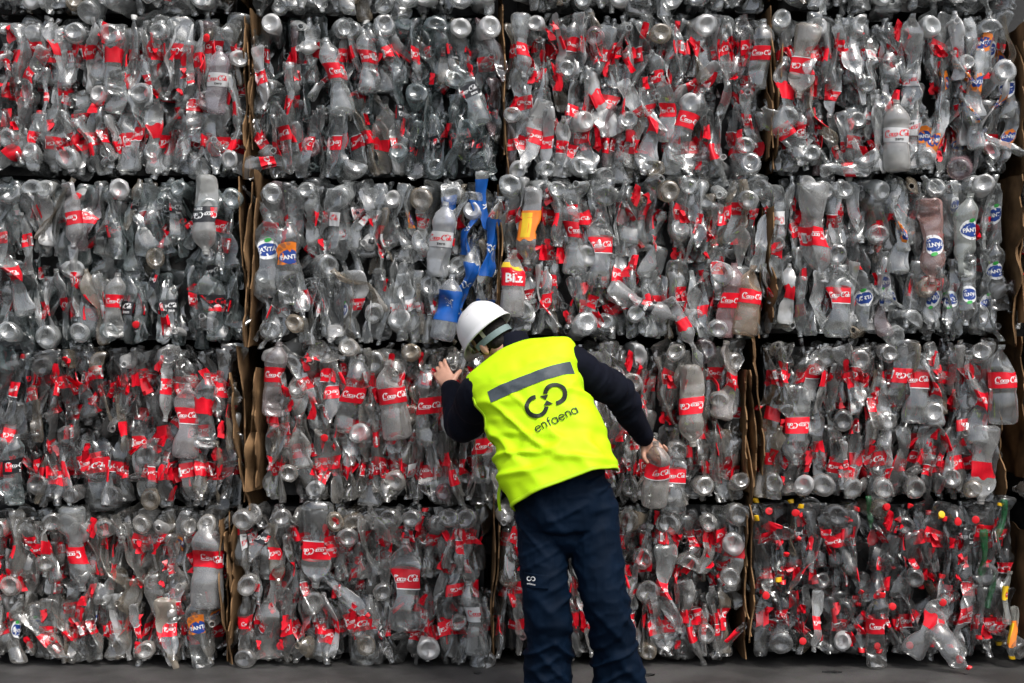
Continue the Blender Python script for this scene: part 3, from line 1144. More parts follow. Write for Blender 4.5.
# ------------------------------------------------------------------ ground and an added, unseen backing wall that blocks daylight
g = bpy.data.meshes.new('ground')
gm, N, L = new_mat('worn_concrete_yard')
o = N.new('ShaderNodeOutputMaterial')
b = N.new('ShaderNodeBsdfPrincipled')
L.new(b.outputs[0], o.inputs[0])
tc = N.new('ShaderNodeTexCoord')
n = N.new('ShaderNodeTexNoise')
n.inputs['Scale'].default_value = 2.2
n.inputs['Detail'].default_value = 9
n.inputs['Roughness'].default_value = 0.65
L.new(tc.outputs['Object'], n.inputs['Vector'])
cr = N.new('ShaderNodeValToRGB')
cr.color_ramp.elements[0].position = 0.40
cr.color_ramp.elements[0].color = (0.026, 0.025, 0.024, 1)
cr.color_ramp.elements[1].position = 0.62
cr.color_ramp.elements[1].color = (0.066, 0.064, 0.062, 1)
L.new(n.outputs['Fac'], cr.inputs[0])
n2 = N.new('ShaderNodeTexNoise')
n2.inputs['Scale'].default_value = 120
n2.inputs['Detail'].default_value = 4
L.new(tc.outputs['Object'], n2.inputs['Vector'])
mx = N.new('ShaderNodeMix')
mx.data_type = 'RGBA'
mx.blend_type = 'OVERLAY'
mx.inputs['Factor'].default_value = 0.5
L.new(cr.outputs[0], mx.inputs['A'])
L.new(n2.outputs['Color'], mx.inputs['B'])
L.new(mx.outputs['Result'], b.inputs['Base Color'])
b.inputs['Roughness'].default_value = 0.6
bp = N.new('ShaderNodeBump')
bp.inputs['Strength'].default_value = 0.5
bp.inputs['Distance'].default_value = 0.004
L.new(n2.outputs['Fac'], bp.inputs['Height'])
L.new(bp.outputs[0], b.inputs['Normal'])
MAT['ground'] = gm
ground = link('ground', mesh_data('ground', [(-150, -150, 0), (150, -150, 0), (150, 150, 0), (-150, 150, 0)], [(0, 1, 2, 3)], [gm], None, False))
tag(ground, None, kind='structure')
MAT['wall'] = simple('backing_wall_grey', (.05, .05, .05), .8, .2, .2, 4, .5, 60)
wv = []
for x in (-3.2, 3.4):
    for y in (.90, 1.05):
        for z in (0, 3.9):
            wv.append((x, y, z))
wall = link('light_block_wall', mesh_data('light_block_wall', wv, [(0, 1, 3, 2), (4, 6, 7, 5), (0, 4, 5, 1), (2, 3, 7, 6), (0, 2, 6, 4), (1, 5, 7, 3)], [MAT['wall']], None, False))
tag(wall, 'added unseen backing wall that keeps daylight out of the gaps between bales', 'wall')

#PERSON#
# ------------------------------------------------------------------ the worker
def unit(v):
    v = np.asarray(v, float)
    return v / np.linalg.norm(v)


def arr(v):
    return np.array(v, float)


def spline(pts, rad, n):
    """Catmull-Rom through the joints"""
    pts, rad = np.asarray(pts, float), np.asarray(rad, float).reshape(len(pts), -1)
    q = np.concatenate([pts, rad], 1)
    q = np.concatenate([[2 * q[0] - q[1]], q, [2 * q[-1] - q[-2]]])
    out = []
    m = len(pts) - 1
    for i in range(m):
        p0, p1, p2, p3 = q[i:i + 4]
        for t in np.linspace(0, 1, n, endpoint=(i == m - 1)):
            out.append(.5 * (2 * p1 + (p2 - p0) * t + (2 * p0 - 5 * p1 + 4 * p2 - p3) * t * t + (3 * p1 - p0 - 3 * p2 + p3) * t ** 3))
    out = np.array(out)
    return out[:, :3], out[:, 3:]


def tube(pts, rad, n=6, seg=22, side=(1, 0, 0), rounded=True):
    """closed limb: rad is one radius per joint, or (half width along side, half depth)"""
    c, r = spline(pts, rad, n)
    if r.shape[1] == 1:
        r = np.concatenate([r, r], 1)
    d = np.gradient(c, axis=0)
    V, rows = [], []
    if rounded:
        add0 = [(c[0] - unit(d[0]) * r[0].mean() * k, r[0] * math.sqrt(max(0, 1 - k * k)), d[0]) for k in (.95, .7, .35)]
        add1 = [(c[-1] + unit(d[-1]) * r[-1].mean() * k, r[-1] * math.sqrt(max(0, 1 - k * k)), d[-1]) for k in (.35, .7, .95)]
    else:
        add0 = add1 = []
    for cc, rr, dd in add0 + list(zip(c, r, d)) + add1:
        t = unit(dd)
        s = np.asarray(side, float)
        s = unit(s - t * s.dot(t))
        b = np.cross(t, s)
        u = np.linspace(0, 2 * PI, seg, endpoint=False)
        V.append(cc + np.outer(np.cos(u) * rr[0], s) + np.outer(np.sin(u) * rr[1], b))
    k = len(V)
    f = grid_faces(k, seg)
    f.append(tuple(reversed(range(seg))))
    f.append(tuple(range((k - 1) * seg, k * seg)))
    return np.concatenate(V), f


def ball(c, r, M=None, n=20):
    V = []
    for i in range(1, n):
        a = PI * i / n
        u = np.linspace(0, 2 * PI, n * 2, endpoint=False)
        V.append(np.stack([np.sin(a) * np.cos(u) * r[0], np.sin(a) * np.sin(u) * r[1], -np.cos(a) + 0 * u], 1) * np.array([1, 1, r[2]]))
    V = np.concatenate(V)
    k = n * 2
    f = grid_faces(n - 1, k)
    f.append(tuple(reversed(range(k))))
    f.append(tuple(range((n - 2) * k, (n - 1) * k)))
    V = V + np.asarray(c)
    if M is not None:
        V = V @ np.array(M.to_3x3()).T + np.array(M.translation)
    return V, f


def fuse(name, pieces, voxel, smooth, mat, disp=None, parent=None):
    g = Geo()
    for v, f in pieces:
        g.add(v, f)
    me = g.mesh(name + '_raw', [mat])
    o = link('tmp', me)
    md = o.modifiers.new('r', 'REMESH')
    md.mode = 'VOXEL'
    md.voxel_size = voxel
    sm = o.modifiers.new('s', 'SMOOTH')
    sm.factor = 0.5
    sm.iterations = smooth
    dg = bpy.context.evaluated_depsgraph_get()
    out = bpy.data.meshes.new_from_object(o.evaluated_get(dg))
    bpy.data.objects.remove(o)
    bpy.data.meshes.remove(me)
    out.name = name
    if disp is not None:
        n = len(out.vertices)
        co = np.empty(n * 3)
        out.vertices.foreach_get('co', co)
        co = co.reshape(-1, 3)
        no = np.empty(n * 3)
        out.vertices.foreach_get('normal', no)
        no = no.reshape(-1, 3)
        co = co + no * disp(co)[:, None]
        out.vertices.foreach_set('co', co.ravel())
    out.materials.clear()
    out.materials.append(mat)
    out.polygons.foreach_set('use_smooth', np.full(len(out.polygons), True))
    out.update()
    return link(name, out, parent)


MAT['skin'] = simple('skin', (.50, .27, .19), .5, .4, .10, 25, .15, 120)
MAT['hair'] = simple('black_hair', (.009, .007, .006), .6, .15, .3, 60, .8, 150)
MAT['navy'] = simple('navy_jacket_cloth', (.0042, .0052, .011), .85, .12, .25, 12, .25, 260)
MAT['trouser'] = simple('navy_trouser_cloth', (.0006, .0058, .0165), .72, .10, .2, 10, .25, 260)
MAT['hivis'] = simple('fluorescent_yellow_cloth', (.50, .80, .003), .65, .25, .05, 8, .12, 240)
MAT['trim'] = simple('yellow_binding', (.42, .68, .004), .6, .35, .05, 8, .12, 240)
MAT['stripe'] = simple('grey_reflective_tape', (.055, .068, .08), .5, .25, .12, 60, .2, 300)
MAT['print'] = simple('black_print', (.012, .016, .008), .6, .3, .1, 40)
MAT['helmet'] = simple('white_helmet_shell', (.80, .80, .80), .28, .5, .03, 6)
MAT['band'] = simple('grey_green_strap', (.17, .23, .23), .6, .3, .1, 40, .2, 300)
MAT['beige'] = simple('beige_sweatband', (.42, .42, .30), .7, .3, .1, 40)
MAT['boot'] = simple('black_boot_leather', (.015, .014, .013), .5, .5, .15, 30, .2, 200)
MAT['eye'] = simple('eye_white', (.7, .68, .65), .2, .5, .02, 5)

YH = -.62
hipc = arr(P(566, 502, YH))
worker = empty('person', (P(573, 600, YH).x, YH, 0.0))
tag(worker, 'worker in white hard hat, yellow vest and navy trousers leaning on the bottles', 'person')


def own(o):
    """bake world coordinates into the worker's frame"""
    o.parent = worker
    o.location = -worker.location
    return o


# torso frame
O = arr(P(565, 490, -.62))
NK = arr(P(514, 347, -.40))
U = unit(NK - O)
RR = unit([.93, -.02, .365])
NB = unit(np.cross(RR, U))                      # out of the back, towards the camera
if NB[1] > 0:
    NB = -NB
HN = float((NK - O).dot(U))


def T(x, s, n=0.0):
    return O + RR * x + U * s + NB * n


def pt(px, py, Y):
    return arr(P(px, py, Y))


shL = T(-.185, HN * .80, .0)
shR = T(.180, HN * .775, .0)
elL = pt(463, 424, -.235)
wrL = pt(451, 387, -.095)
elR = pt(618, 393, -.27)
wrR = pt(645, 439, -.105)

# ---- head frame: turned left, rolled left, pitched forward
RIM = pt(487, 333.5, -.36)
HM3 = Matrix.Rotation(R_(-39), 3, 'Y') @ Matrix.Rotation(R_(-13), 3, 'X') @ Matrix.Rotation(R_(42), 3, 'Z')
HM = Matrix.Translation(Vector(RIM)) @ HM3.to_4x4() @ Matrix.Scale(.95, 4)


def H(x, y, z):
    return arr(HM @ Vector((x, y, z)))


hips_w = .165
legL = [pt(541, 520, -.60), pt(546, 590, -.64), pt(548, 640, -.61), pt(550, 697, -.60)]
legR = [pt(590, 505, -.62), pt(603, 580, -.66), pt(613, 635, -.63), pt(624, 697, -.62)]

# ---- the body: one continuous figure
pieces = []
pieces.append(tube([T(0, -.04), T(0, .08), T(0, .25), T(0, .42), T(0, HN * .86), T(0, HN * .95)],
                   [(.12, .06), (.13, .08), (.13, .085), (.16, .105), (.15, .085), (.07, .06)], side=RR))
pieces.append(tube([T(0, HN * .90, 0), H(.0, -.03, -.15), H(0, -.02, -.06)], [.058, .056, .056]))
pieces.append(tube([T(-.08, HN * .86), shL, (shL + elL) / 2, elL], [.06, .058, .048, .042]))
pieces.append(tube([elL, (elL * .6 + wrL * .4), wrL], [.042, .042, .028]))
pieces.append(tube([T(.07, HN * .78), shR, (shR + elR) / 2, elR], [.06, .058, .048, .042]))
pieces.append(tube([elR, (elR * .6 + wrR * .4), wrR], [.042, .042, .028]))
for lg in (legL, legR):
    pieces.append(tube([lg[0], lg[1], lg[2], lg[3]], [.070, .062, .054, .042]))
    pieces.append(tube([lg[3] + (0, -.02, .03), lg[3] + (0, .06, -.02), lg[3] + (0, .15, -.035)], [.045, .04, .032]))
# head: skull, jaw, nose, brow, lips, ears
pieces.append(ball((0, -.005, -.005), (.077, .096, .108), HM))
pieces.append(ball((0, .034, -.085), (.057, .058, .062), HM))
pieces.append(ball((0, .066, -.125), (.026, .020, .018), HM))
pieces.append(tube([H(0, .090, -.035), H(0, .104, -.062), H(0, .112, -.076)], [.008, .011, .013]))
pieces.append(ball((0, .080, -.026), (.050, .018, .012), HM))
pieces.append(ball((0, .089, -.098), (.024, .012, .006), HM))
pieces.append(ball((0, .088, -.107), (.022, .011, .006), HM))
for sx_ in (-1, 1):
    pieces.append(ball((sx_ * .079, -.010, -.060), (.011, .019, .033), HM, 14))


def hand(wrist, d, n, thumb_side, curls, spread=.10, tcurl=.5, sc=1.0):
    """palm, four unequal bent fingers and a thumb that leaves the side of the palm"""
    d = unit(d)
    n = unit(np.asarray(n, float) - d * np.dot(n, d))
    s = np.cross(d, n) * thumb_side
    out = [tube([wrist - d * .02, wrist + d * .025 * sc, wrist + d * .06 * sc, wrist + d * .088 * sc],
                [(.026, .018), (.034, .017), (.040, .0145), (.036, .012)], side=s)]
    ln = [(.043, .026, .020), (.047, .030, .021), (.043, .028, .020), (.034, .021, .018)]
    for k in range(4):
        b = wrist + d * (.086 - .004 * abs(k - 1.2)) * sc + s * (.030 - .020 * k) * sc
        a = spread * (1.3 - k)
        fd = unit(d + s * a)
        p, r = [b - fd * .03, b], [.0100, .0098]
        ang = 0
        for q, c in zip(ln[k], curls[k]):
            ang += c
            b = b + (fd * math.cos(ang) + n * math.sin(ang)) * q * sc
            p.append(b)
            r.append(.0088 if len(p) < 5 else .0074)
        out.append(tube(p, r, 4, 12, side=s))
    b = wrist + d * .022 * sc + s * .026 * sc
    t1 = unit(d * .55 + s * .75 + n * .30)
    t2 = unit(t1 + d * .35 * tcurl + n * .7 * tcurl)
    t3 = unit(t2 + d * .3 * tcurl + n * .5 * tcurl - s * .4 * tcurl)
    out.append(tube([b - t1 * .012, b + t1 * .030 * sc, b + t1 * .030 * sc + t2 * .030 * sc, b + t1 * .03 * sc + t2 * .03 * sc + t3 * .024 * sc],
                    [.0145, .0118, .0100, .0082], 4, 12))
    return out


dL = pt(438, 366, -.02) - wrL
pieces += hand(wrL, dL, (.25, 1.0, -.2), 1 if np.cross(unit(dL), unit((.25, 1, -.2)))[0] > 0 else -1,
               [(.15, .35, .3), (.2, .4, .3), (.25, .45, .35), (.35, .5, .4)], .05, .9)
dR = arr((.62, .10, -.70))
nR = arr((.25, -1.0, .05))
pieces += hand(wrR, dR, nR, 1 if np.cross(unit(dR), unit(nR))[2] < 0 else -1,
               [(.9, 1.0, .7), (.95, 1.0, .7), (1.0, 1.0, .7), (1.1, 1.0, .7)], .03, .7)
own(fuse('body', pieces, .0042, 3, MAT['skin']))

# hair: cap of hair over the back and sides of the skull, below the helmet
hv = []
hp = [ball((0, -.016, -.012), (.080, .090, .100), HM), ball((0, -.045, -.075), (.062, .045, .045), HM, 16),
      ball((-.060, .012, -.045), (.018, .03, .035), HM, 12), ball((.060, .012, -.045), (.018, .03, .035), HM, 12)]
own(fuse('hair', hp, .004, 2, MAT['hair'], lambda c: .0035 * (vnoise(c * np.array([160, 160, 60.]), 3) - .4)))
for sx_ in (-1, 1):
    v, f = ball((sx_ * .030, .083, -.042), (.011, .010, .009), HM, 12)
    own(link('eye', mesh_data('eye', v, f, [MAT['eye']])))

# ---- jacket: sleeves, shoulders and collar
def jfold(c):
    e = np.zeros(len(c))
    for s0, e0, w0 in ((shL, elL, wrL), (shR, elR, wrR)):
        ax = unit(w0 - s0)
        t = (c - s0) @ ax
        q = np.stack([t * 22, (c @ NB) * 7, (c @ RR) * 7], 1)
        lim = np.exp(-(np.linalg.norm(c - e0, axis=1) / .22) ** 2)
        e += lim * .014 * (soft(q, 5, .15) - .35)
    return e + .004 * (vnoise(c * 22, 9) - .5)


jp = [tube([T(0, .05), T(0, .25), T(0, .42), T(0, HN * .80), T(0, HN * .90), T(0, HN * .985)],
           [(.185, .115), (.18, .11), (.19, .115), (.175, .09), (.11, .07), (.074, .066)], side=RR),
      tube([T(-.07, HN * .84), shL, shL * .45 + elL * .55, elL, elL * .45 + wrL * .55, wrL * .93 + elL * .07],
           [.085, .090, .082, .076, .060, .045]),
      tube([T(.06, HN * .78), shR, shR * .5 + elR * .5, elR, elR * .5 + wrR * .5, wrR * .95 + elR * .05],
           [.075, .082, .076, .070, .058, .044]),
      tube([T(0, HN * .93), NK + U * .012 + NB * .0], [(.072, .066), (.066, .062)], side=RR, rounded=False)]
own(fuse('jacket', jp, .0065, 4, MAT['navy'], jfold))
# stand-up collar, pale inside edge
cv, cf = [], []
nn = 40
for j, (hh, ro) in enumerate(((-.03, .004), (.018, .0), (.034, -.002), (.036, -.008), (.010, -.012))):
    for k in range(nn):
        a = 2 * PI * k / nn
        cv.append(NK + U * (hh + .010 * math.sin(a)) + RR * math.cos(a) * (.072 + ro) + NB * math.sin(a) * (.068 + ro))
own(link('collar', mesh_data('collar', cv, grid_faces(5, nn), [MAT['navy']])))

# ---- trousers
def tfold(c):
    q = np.stack([(c[:, 0] * .75 + c[:, 2] * .66) * 15, c[:, 1] * 6, (c[:, 2] * .75 - c[:, 0] * .66) * 4.5], 1)
    q2 = np.stack([(c[:, 0] * .5 - c[:, 2] * .86) * 17, c[:, 1] * 6, (c[:, 2] * .5 + c[:, 0] * .86) * 5], 1)
    low = np.clip((.60 - c[:, 2]) / .4, 0, 1)
    hi = np.clip((c[:, 2] - .66) / .12, 0, 1)
    mid = .006 + .010 * low + .006 * hi
    return mid * (soft(q, 21, .12) - .3) + mid * .9 * (soft(q2, 22, .10) - .3) + .006 * (vnoise(c * 16, 4) - .5) + .003 * (soft(c * np.array([40, 20, 22.]), 6, .15) - .3)


def leg(spec):
    return tube([pt((a + b) / 2, y, Y) for a, b, y, Y in spec], [((b - a) / 2 / 248.5, (b - a) / 2 / 248.5 * k) for (a, b, y, Y), k in zip(spec, (1.0, 1.05, 1.05, 1.05, 1.05, 1.05, 1.05))], 7, 30, rounded=False)


tp = [leg([(517, 566, 500, -.60), (517, 567, 540, -.61), (521, 567, 575, -.635), (525, 569, 610, -.645), (528, 570, 640, -.63), (527, 570, 675, -.61), (524, 572, 700, -.60)]),
      leg([(566, 613, 490, -.61), (569, 618, 535, -.62), (577, 624, 575, -.65), (585, 631, 610, -.66), (591, 635, 640, -.645), (596, 641, 675, -.625), (598, 646, 700, -.62)]),
      tube([pt(564, 531, -.61), pt(564, 525, -.61), pt(564, 495, -.61), pt(560, 470, -.60)], [(.11, .105), (.185, .135), (.19, .135), (.16, .10)], 6, 30, side=(1, 0, .2))]
trousers = own(fuse('trousers', tp, .0062, 5, MAT['trouser'], tfold))


def bvh_of(o):
    bpy.context.view_layer.update()
    me = o.data
    mw = o.matrix_world
    return BVHTree.FromPolygons([mw @ v.co for v in me.vertices], [tuple(p.vertices) for p in me.polygons])


# pocket emblem and flap on the left thigh, laid on the cloth
bt = bvh_of(trousers)


def onto(bvh, p, d, off):
    h = bvh.ray_cast(Vector(p) - Vector(d) * .5, Vector(d))
    if h[0] is None:
        return arr(p)
    return arr(h[0]) - arr(d) * off


def rings_logo():
    """two linked rings with arrow heads, about 2 units wide"""
    st = []
    W = .37
    st.append(ribbon(arc(-.98, -.12, .86, .86, 70, 330, 40), W))
    st.append(ribbon(arc(.92, .12, .86, .86, 250, 510, 40), W))
    st.append((np.array([(-.62, .30), (.02, -.02), (-.10, -.12), (-.02, -.62), (.16, -.55), (-.2, -.1)]) * 0 + np.array([(-.40, -.34), (.02, -.02), (.40, -.62), (.26, -.62), (.12, -.62), (-.02, -.5)]), [(0, 2, 1), (0, 5, 2)]))
    st.append((np.array([(-.36, .62), (.36, .36), (-.02, .04)]), [(0, 2, 1)]))
    return join2(st)


LOGO = rings_logo()


def laid(name, vf, centre, ex, ey, ray, bvh, off, mat, parent, sub=.012):
    v, f = vf
    bm = bmesh.new()
    vs = [bm.verts.new((a, b, 0)) for a, b in v]
    for q in f:
        try:
            bm.faces.new([vs[i] for i in q])
        except ValueError:
            pass
    k = float(np.linalg.norm(ex))
    for _ in range(3):
        lg = [e for e in bm.edges if e.calc_length() * k > sub]
        if not lg:
            break
        bmesh.ops.subdivide_edges(bm, edges=lg, cuts=1)
    bm.verts.ensure_lookup_table()
    co = [onto(bvh, centre + ex * p.co.x + ey * p.co.y, ray, off) for p in bm.verts]
    bm.verts.index_update()
    fs = [tuple(p.index for p in q.verts) for q in bm.faces]
    bm.free()
    o = link(name, mesh_data(name, co, fs, [mat], None, True), None)
    return o


def sub_own(o, par):
    o.parent = par
    o.location = (0, 0, 0)
    return o


px1 = 1 / 248.5
fl = laid('pocket_flap', rect2(-.5, .5, -.5, .5, 8, 6), pt(536, 580, -.7), arr((.100, 0, -.004)), arr((0.004, 0, .055)), (0, 1, 0), bt, .004, MAT['trouser'], None)
md_ = fl.modifiers.new('t', 'SOLIDIFY')
md_.thickness = .004
sub_own(fl, trousers)
em = laid('emblem', LOGO, pt(531, 578.0, -.7), arr((.0085, 0, 0)), arr((0, 0, .0085)), (0, 1, 0), bt, .0075, MAT['white'], None, .004)
sub_own(em, trousers)
ew = laid('emblem_lettering', WORD['round'], pt(531, 583.2, -.7), arr((.032, 0, 0)), arr((0, 0, .032)), (0, 1, 0), bt, .0075, MAT['white'], None, .004)
sub_own(ew, trousers)

# ---- vest: a loose shell with armholes
SEC = np.array([  # s/HN, half width, half depth, out of the back
    (-.015, .218, .176, .014), (.10, .217, .170, .014), (.25, .214, .152, .012), (.40, .211, .146, .012), (.55, .214, .142, .014), (.68, .226, .138, .016),
    (.78, .240, .128, .014), (.86, .246, .112, .008), (.91, .236, .100, .002), (.95, .175, .086, -.004), (.985, .098, .076, -.004)])


def vest_pt(th, s):
    a = np.interp(s, SEC[:, 0], SEC[:, 1])
    b = np.interp(s, SEC[:, 0], SEC[:, 2])
    n = np.interp(s, SEC[:, 0], SEC[:, 3])
    ex = .82
    c, q = math.cos(th), math.sin(th)
    x = a * math.copysign(abs(c) ** ex, c)
    y = b * math.copysign(abs(q) ** ex, q) + n
    # folds: drawn from the left armhole and waist across the back, hanging hem
    env = min(1, max(0, (.80 - s) / .35)) * (.3 + .7 * min(1, max(0, s + .01) / .16))
    env *= 1 - .72 * math.exp(-(((x - .04) / .13) ** 2 + ((s * HN - .29) / .10) ** 2)) * (q > 0)
    k1 = s * HN * .75 - x * .62
    fold = .026 * env * (soft(np.array([[k1 * 8.0, (x + s) * 1.6, 2.]]), 31, .13)[0] - .35)
    fold += .021 * env * (soft(np.array([[x * 12.0 + s * 3.6, s * 2.2, 5.]]), 32, .12)[0] - .35)
    fold += .017 * env * (soft(np.array([[(x * .5 + s * HN) * 13.0, (x - s) * 2.6, 9.]]), 35, .12)[0] - .35)
    fold += .006 * max(0, .45 - s) * 2 * math.sin(th * 7 + 1 + s * 3)
    fold += .007 * (vnoise(np.array([[x * 26, s * 15, y * 8]]), 33)[0] - .5)
    L_ = math.hypot(x, y) + 1e-6
    x += x / L_ * fold
    y += y / L_ * fold
    p = T(x, s * HN + max(0, -y) * .5 * max(0, 1 - s / .4), y)
    return p


NT, NS = 168, 84
AH = {0: (-.42, .655, .46, .175), 1: (PI + .12, .635, .52, .185)}         # armholes: angle, height, half angle, half height
par = []
for i in range(NS):
    s = -.015 + (.985 + .015) * i / (NS - 1)
    for j in range(NT):
        par.append([2 * PI * j / NT, s])
par = np.array(par)


def ell(th, s):
    best = None
    for a0, s0, ax_, as_ in AH.values():
        d = (th - a0 + PI) % (2 * PI) - PI
        e = math.hypot(d / ax_, (s - s0) / as_)
        if best is None or e < best[0]:
            best = (e, a0, s0, d)
    return best


faces = []
for q in grid_faces(NS, NT):
    ths = [par[k][0] for k in q]
    if max(ths) - min(ths) > PI:
        ths = [t if t > PI else t + 2 * PI for t in ths]
    if ell(sum(ths) / 4, sum(par[k][1] for k in q) / 4)[0] >= 1:
        faces.append(q)
used = set(k for q in faces for k in q)
vp = {}
for k in used:
    th, s = par[k]
    e, a0, s0, d = ell(th, s)
    if e < 1.0:
        th, s = a0 + d / e, s0 + (s - s0) / e
    vp[k] = (th, s)
idx = {k: n_ for n_, k in enumerate(sorted(used))}
vv = [vest_pt(*vp[k]) for k in sorted(used)]
# the grid runs so that faces look outward
vest_me = mesh_data('vest', vv, [tuple(idx[k] for k in reversed(q)) for q in faces], [MAT['hivis']])
bm = bmesh.new()
bm.from_mesh(vest_me)
bmesh.ops.recalc_face_normals(bm, faces=bm.faces)
cen = Vector(T(0, .3))
if sum((f.calc_center_median() - cen).dot(f.normal) for f in bm.faces) < 0:
    bmesh.ops.reverse_faces(bm, faces=bm.faces)
bm.to_mesh(vest_me)
bm.free()
vest = own(link('vest', vest_me))
so_ = vest.modifiers.new('t', 'SOLIDIFY')
so_.thickness = .004
so_.offset = -1
bv = bvh_of(vest)
for a0, s0, ax_, as_ in AH.values():
    ring = [vest_pt(a0 + ax_ * math.cos(t), s0 + as_ * math.sin(t)) for t in np.linspace(0, 2 * PI, 60, endpoint=False)]
    ring = np.array(ring)
    V = []
    for k in range(60):
        t = unit(ring[(k + 1) % 60] - ring[k - 1])
        out = unit(ring[k] - T(0, s0 * HN))
        s_ = np.cross(t, out)
        for u in np.linspace(0, 2 * PI, 8, endpoint=False):
            V.append(ring[k] + s_ * math.cos(u) * .010 + out * math.sin(u) * .0035)
    f = [(k * 8 + m, k * 8 + (m + 1) % 8, ((k + 1) % 60) * 8 + (m + 1) % 8, ((k + 1) % 60) * 8 + m) for k in range(60) for m in range(8)]
    sub_own(link('armhole_binding', mesh_data('armhole_binding', V, f, [MAT['trim']])), vest)
hem = np.array([vest_pt(t, -.01) for t in np.linspace(0, 2 * PI, 120, endpoint=False)])
V = []
for k in range(120):
    out = unit(hem[k] - T(0, 0))
    for a, b_ in ((0, .002), (.012, .003), (.012, .0), (0, -.004), (-.004, .0)):
        V.append(hem[k] + U * a + out * b_)
f = [(k * 5 + m, k * 5 + (m + 1) % 5, ((k + 1) % 120) * 5 + (m + 1) % 5, ((k + 1) % 120) * 5 + m) for k in range(120) for m in range(5)]
sub_own(link('hem', mesh_data('hem', V, f, [MAT['trim']])), vest)
ray = -NB
sub_own(laid('reflective_stripe', rect2(-.5, .5, -.5, .5, 30, 4), T(.020, .440), RR * .358, U * .052, ray, bv, .0025, MAT['stripe'], None, .02), vest)
ang = R_(7)
lx = RR * math.cos(ang) + U * math.sin(ang)
ly = -RR * math.sin(ang) + U * math.cos(ang)
sub_own(laid('ring_logo', LOGO, T(.055, .333), lx * .0465, ly * .0465, ray, bv, .0048, MAT['print'], None, .01), vest)
sub_own(laid('lettering', WORD['round'], T(.066, .240), lx * .187, ly * .187, ray, bv, .0048, MAT['print'], None, .006), vest)
# tie strap at the left hem
c, r = spline([pt(504, 478, -.60), pt(500, 487, -.61), pt(498.5, 497, -.61), pt(500, 511, -.60)], [.008] * 4, 6)
V = []
for k, p in enumerate(c):
    for a, b_ in ((-1, -1), (1, -1), (1, 1), (-1, 1)):
        V.append(p + arr((a * .006, b_ * .0015, 0)))
sub_own(link('tie_strap', mesh_data('tie_strap', V, grid_faces(len(c), 4) + [(3, 2, 1, 0), tuple(range(len(c) * 4 - 4, len(c) * 4))], [MAT['trim']], None, False)), vest)

# ---- hard hat
NP, NQ = 64, 22
V = []
for i in range(NQ):
    t = i / (NQ - 1)
    for j in range(NP):
        a = 2 * PI * j / NP
        if i == 0:
            k, z = 1.075, -.004
        elif i == 1:
            k, z = 1.06, .004
        else:
            q = (i - 1) / (NQ - 2) * PI / 2
            k, z = math.cos(q) ** .82, .006 + .135 * math.sin(q) ** .95
            if i == NQ - 1:
                k = .004
        x, y = .112 * k * math.cos(a), .138 * k * math.sin(a)
        fr = max(0, math.sin(a)) ** 3
        if i == 0:
            y += .048 * fr
            z -= .012 * fr
        # raised crest along the middle
        if i > 2:
            z += .006 * math.exp(-(x / .022) ** 2) * min(1, (i - 2) / 5)
            z += .0025 * math.exp(-((abs(x) - .045) / .008) ** 2) * min(1, (i - 2) / 6)
        V.append(H(x, y, z))
hat = own(link('hard_hat', mesh_data('hard_hat', V, grid_faces(NQ, NP) + [tuple(range((NQ - 1) * NP, NQ * NP))], [MAT['helmet']], None, True, 50)))
md_ = hat.modifiers.new('t', 'SOLIDIFY')
md_.thickness = .0035
md_.offset = -1


def strap(name, z0, z1, ax, ay, a0, a1, mat, tilt=0.0, n=40):
    V = []
    for j in range(n):
        a = R_(a0 + (a1 - a0) * j / (n - 1))
        zz = tilt * (-math.sin(a))
        for k, z in ((1, z0), (1, z1), (.97, z1), (.97, z0)):
            V.append(H(ax * k * math.cos(a), ay * k * math.sin(a), z + zz))
    return sub_own(link(name, mesh_data(name, V, grid_faces(n, 4) + [(3, 2, 1, 0), tuple(range(n * 4 - 4, n * 4))], [mat], None, True, 40)), hat)


strap('nape_strap', -.052, -.024, .087, .112, 170, 370, MAT['band'], -.012)
strap('sweatband', -.022, .012, .098, .122, 20, 160, MAT['beige'])
for a in (-150, -30, 40, 140):
    strap('harness_strap', -.03, .10, .086, .110, a - 5, a + 5, MAT['beige'], 0, 5)

# ---- boots (below the frame, standing on the ground)
for lg in (legL, legR):
    b0 = lg[3]
    bp_ = [tube([(b0[0], b0[1] - .01, .16), (b0[0], b0[1] - .015, .08), (b0[0], b0[1] - .01, .045)], [.058, .056, .05]),
           tube([(b0[0], b0[1] - .03, .045), (b0[0] * 1.0, b0[1] + .08, .045), (b0[0], b0[1] + .19, .04)], [(.045, .044), (.05, .042), (.045, .034)], side=(1, 0, 0))]
    ob = fuse('boot', bp_, .007, 3, MAT['boot'])
    co = np.empty(len(ob.data.vertices) * 3)
    ob.data.vertices.foreach_get('co', co)
    co = co.reshape(-1, 3)
    co[:, 2] = np.maximum(co[:, 2], .002)
    ob.data.vertices.foreach_set('co', co.ravel())
    own(ob)

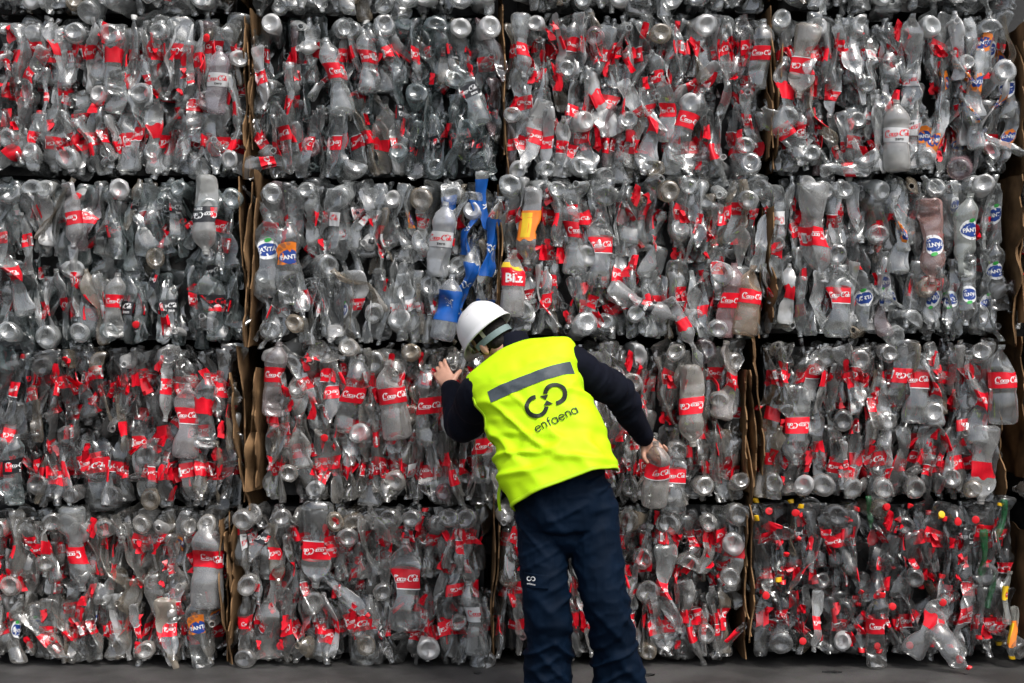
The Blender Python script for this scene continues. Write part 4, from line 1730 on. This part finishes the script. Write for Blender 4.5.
# ---- the bottle he has hold of, and the one lying out of the stack at the right
def loose(b, p0, p1, kind, color, cap, label, roll=0.0, scale=None):
    """p0 base, p1 mouth"""
    p0, p1 = Vector(p0), Vector(p1)
    ax = (p1 - p0)
    s = ax.length / b.L
    q = ax.to_track_quat('Z', 'Y')
    root = empty('plastic_bottle', p0)
    tag(root, label, 'bottle')
    # keep the label's face towards the yard
    best = min(range(36), key=lambda k: ((q @ Quaternion((0, 0, 1), k * PI / 18)) @ Vector((0, -1, 0))).dot(Vector((0, 1, 0))))
    q = q @ Quaternion((0, 0, 1), best * PI / 18 + roll)
    M = Matrix.Translation(ax / 2) @ q.to_matrix().to_4x4() @ Matrix.Diagonal((s, s, s, 1))
    o = link('bottle_shell', b.body(), root)
    o.matrix_local = M
    o.color = color
    if kind:
        l = link('label', b.label(kind), o)
    if cap:
        link('cap', b.cap(cap), o)


HELD = Bottle(991, .30, .058, (.7, .95), .3, True)
loose(HELD, P(655, 506, -.10), P(657, 441, -.175), 'red', (.62, .60, .56, .40), None, 'clear bottle with a red label whose neck the worker grips in his right hand')
LYING = Bottle(992, .30, .056, (.5, .9), .6, True)
lp = P(966, 667, -.075)
loose(LYING, P(932, 628, -.03), (lp.x, -.12, .020), None, (.42, .42, .42, .22), 'red', 'clear bottle with a red cap sticking out of the stack down to the ground')

# flat dark scraps trodden into the yard
MAT['scrap'] = simple('dark_scrap_film', (.012, .012, .012), .5, .4, .3, 40, .5, 90)
for k, (px, Y, wd, dp, lab) in enumerate(((643, -.13, .055, .022, 'small dark scrap on the concrete just right of the trousers'),
                                         (832, -.075, .045, .015, 'dark scrap on the concrete under the bale with red caps'),
                                         (478, -.10, .02, .012, 'tiny dark scrap on the concrete left of the trousers'))):
    rr = random.Random(k + 5)
    V, n = [], 18
    for z in (0.001, .006):
        for j in range(n):
            a = 2 * PI * j / n
            q = rr.uniform(.6, 1.1)
            V.append((wd * q * math.cos(a), dp * q * math.sin(a), z))
    F_ = grid_faces(2, n) + [tuple(range(n, 2 * n)), tuple(reversed(range(n)))]
    so2 = link('scrap', mesh_data('scrap', V, F_, [MAT['scrap']], None, False))
    so2.location = ((px - 512) / (F / (Y - CAMY)), Y, 0)
    tag(so2, lab, 'scrap')
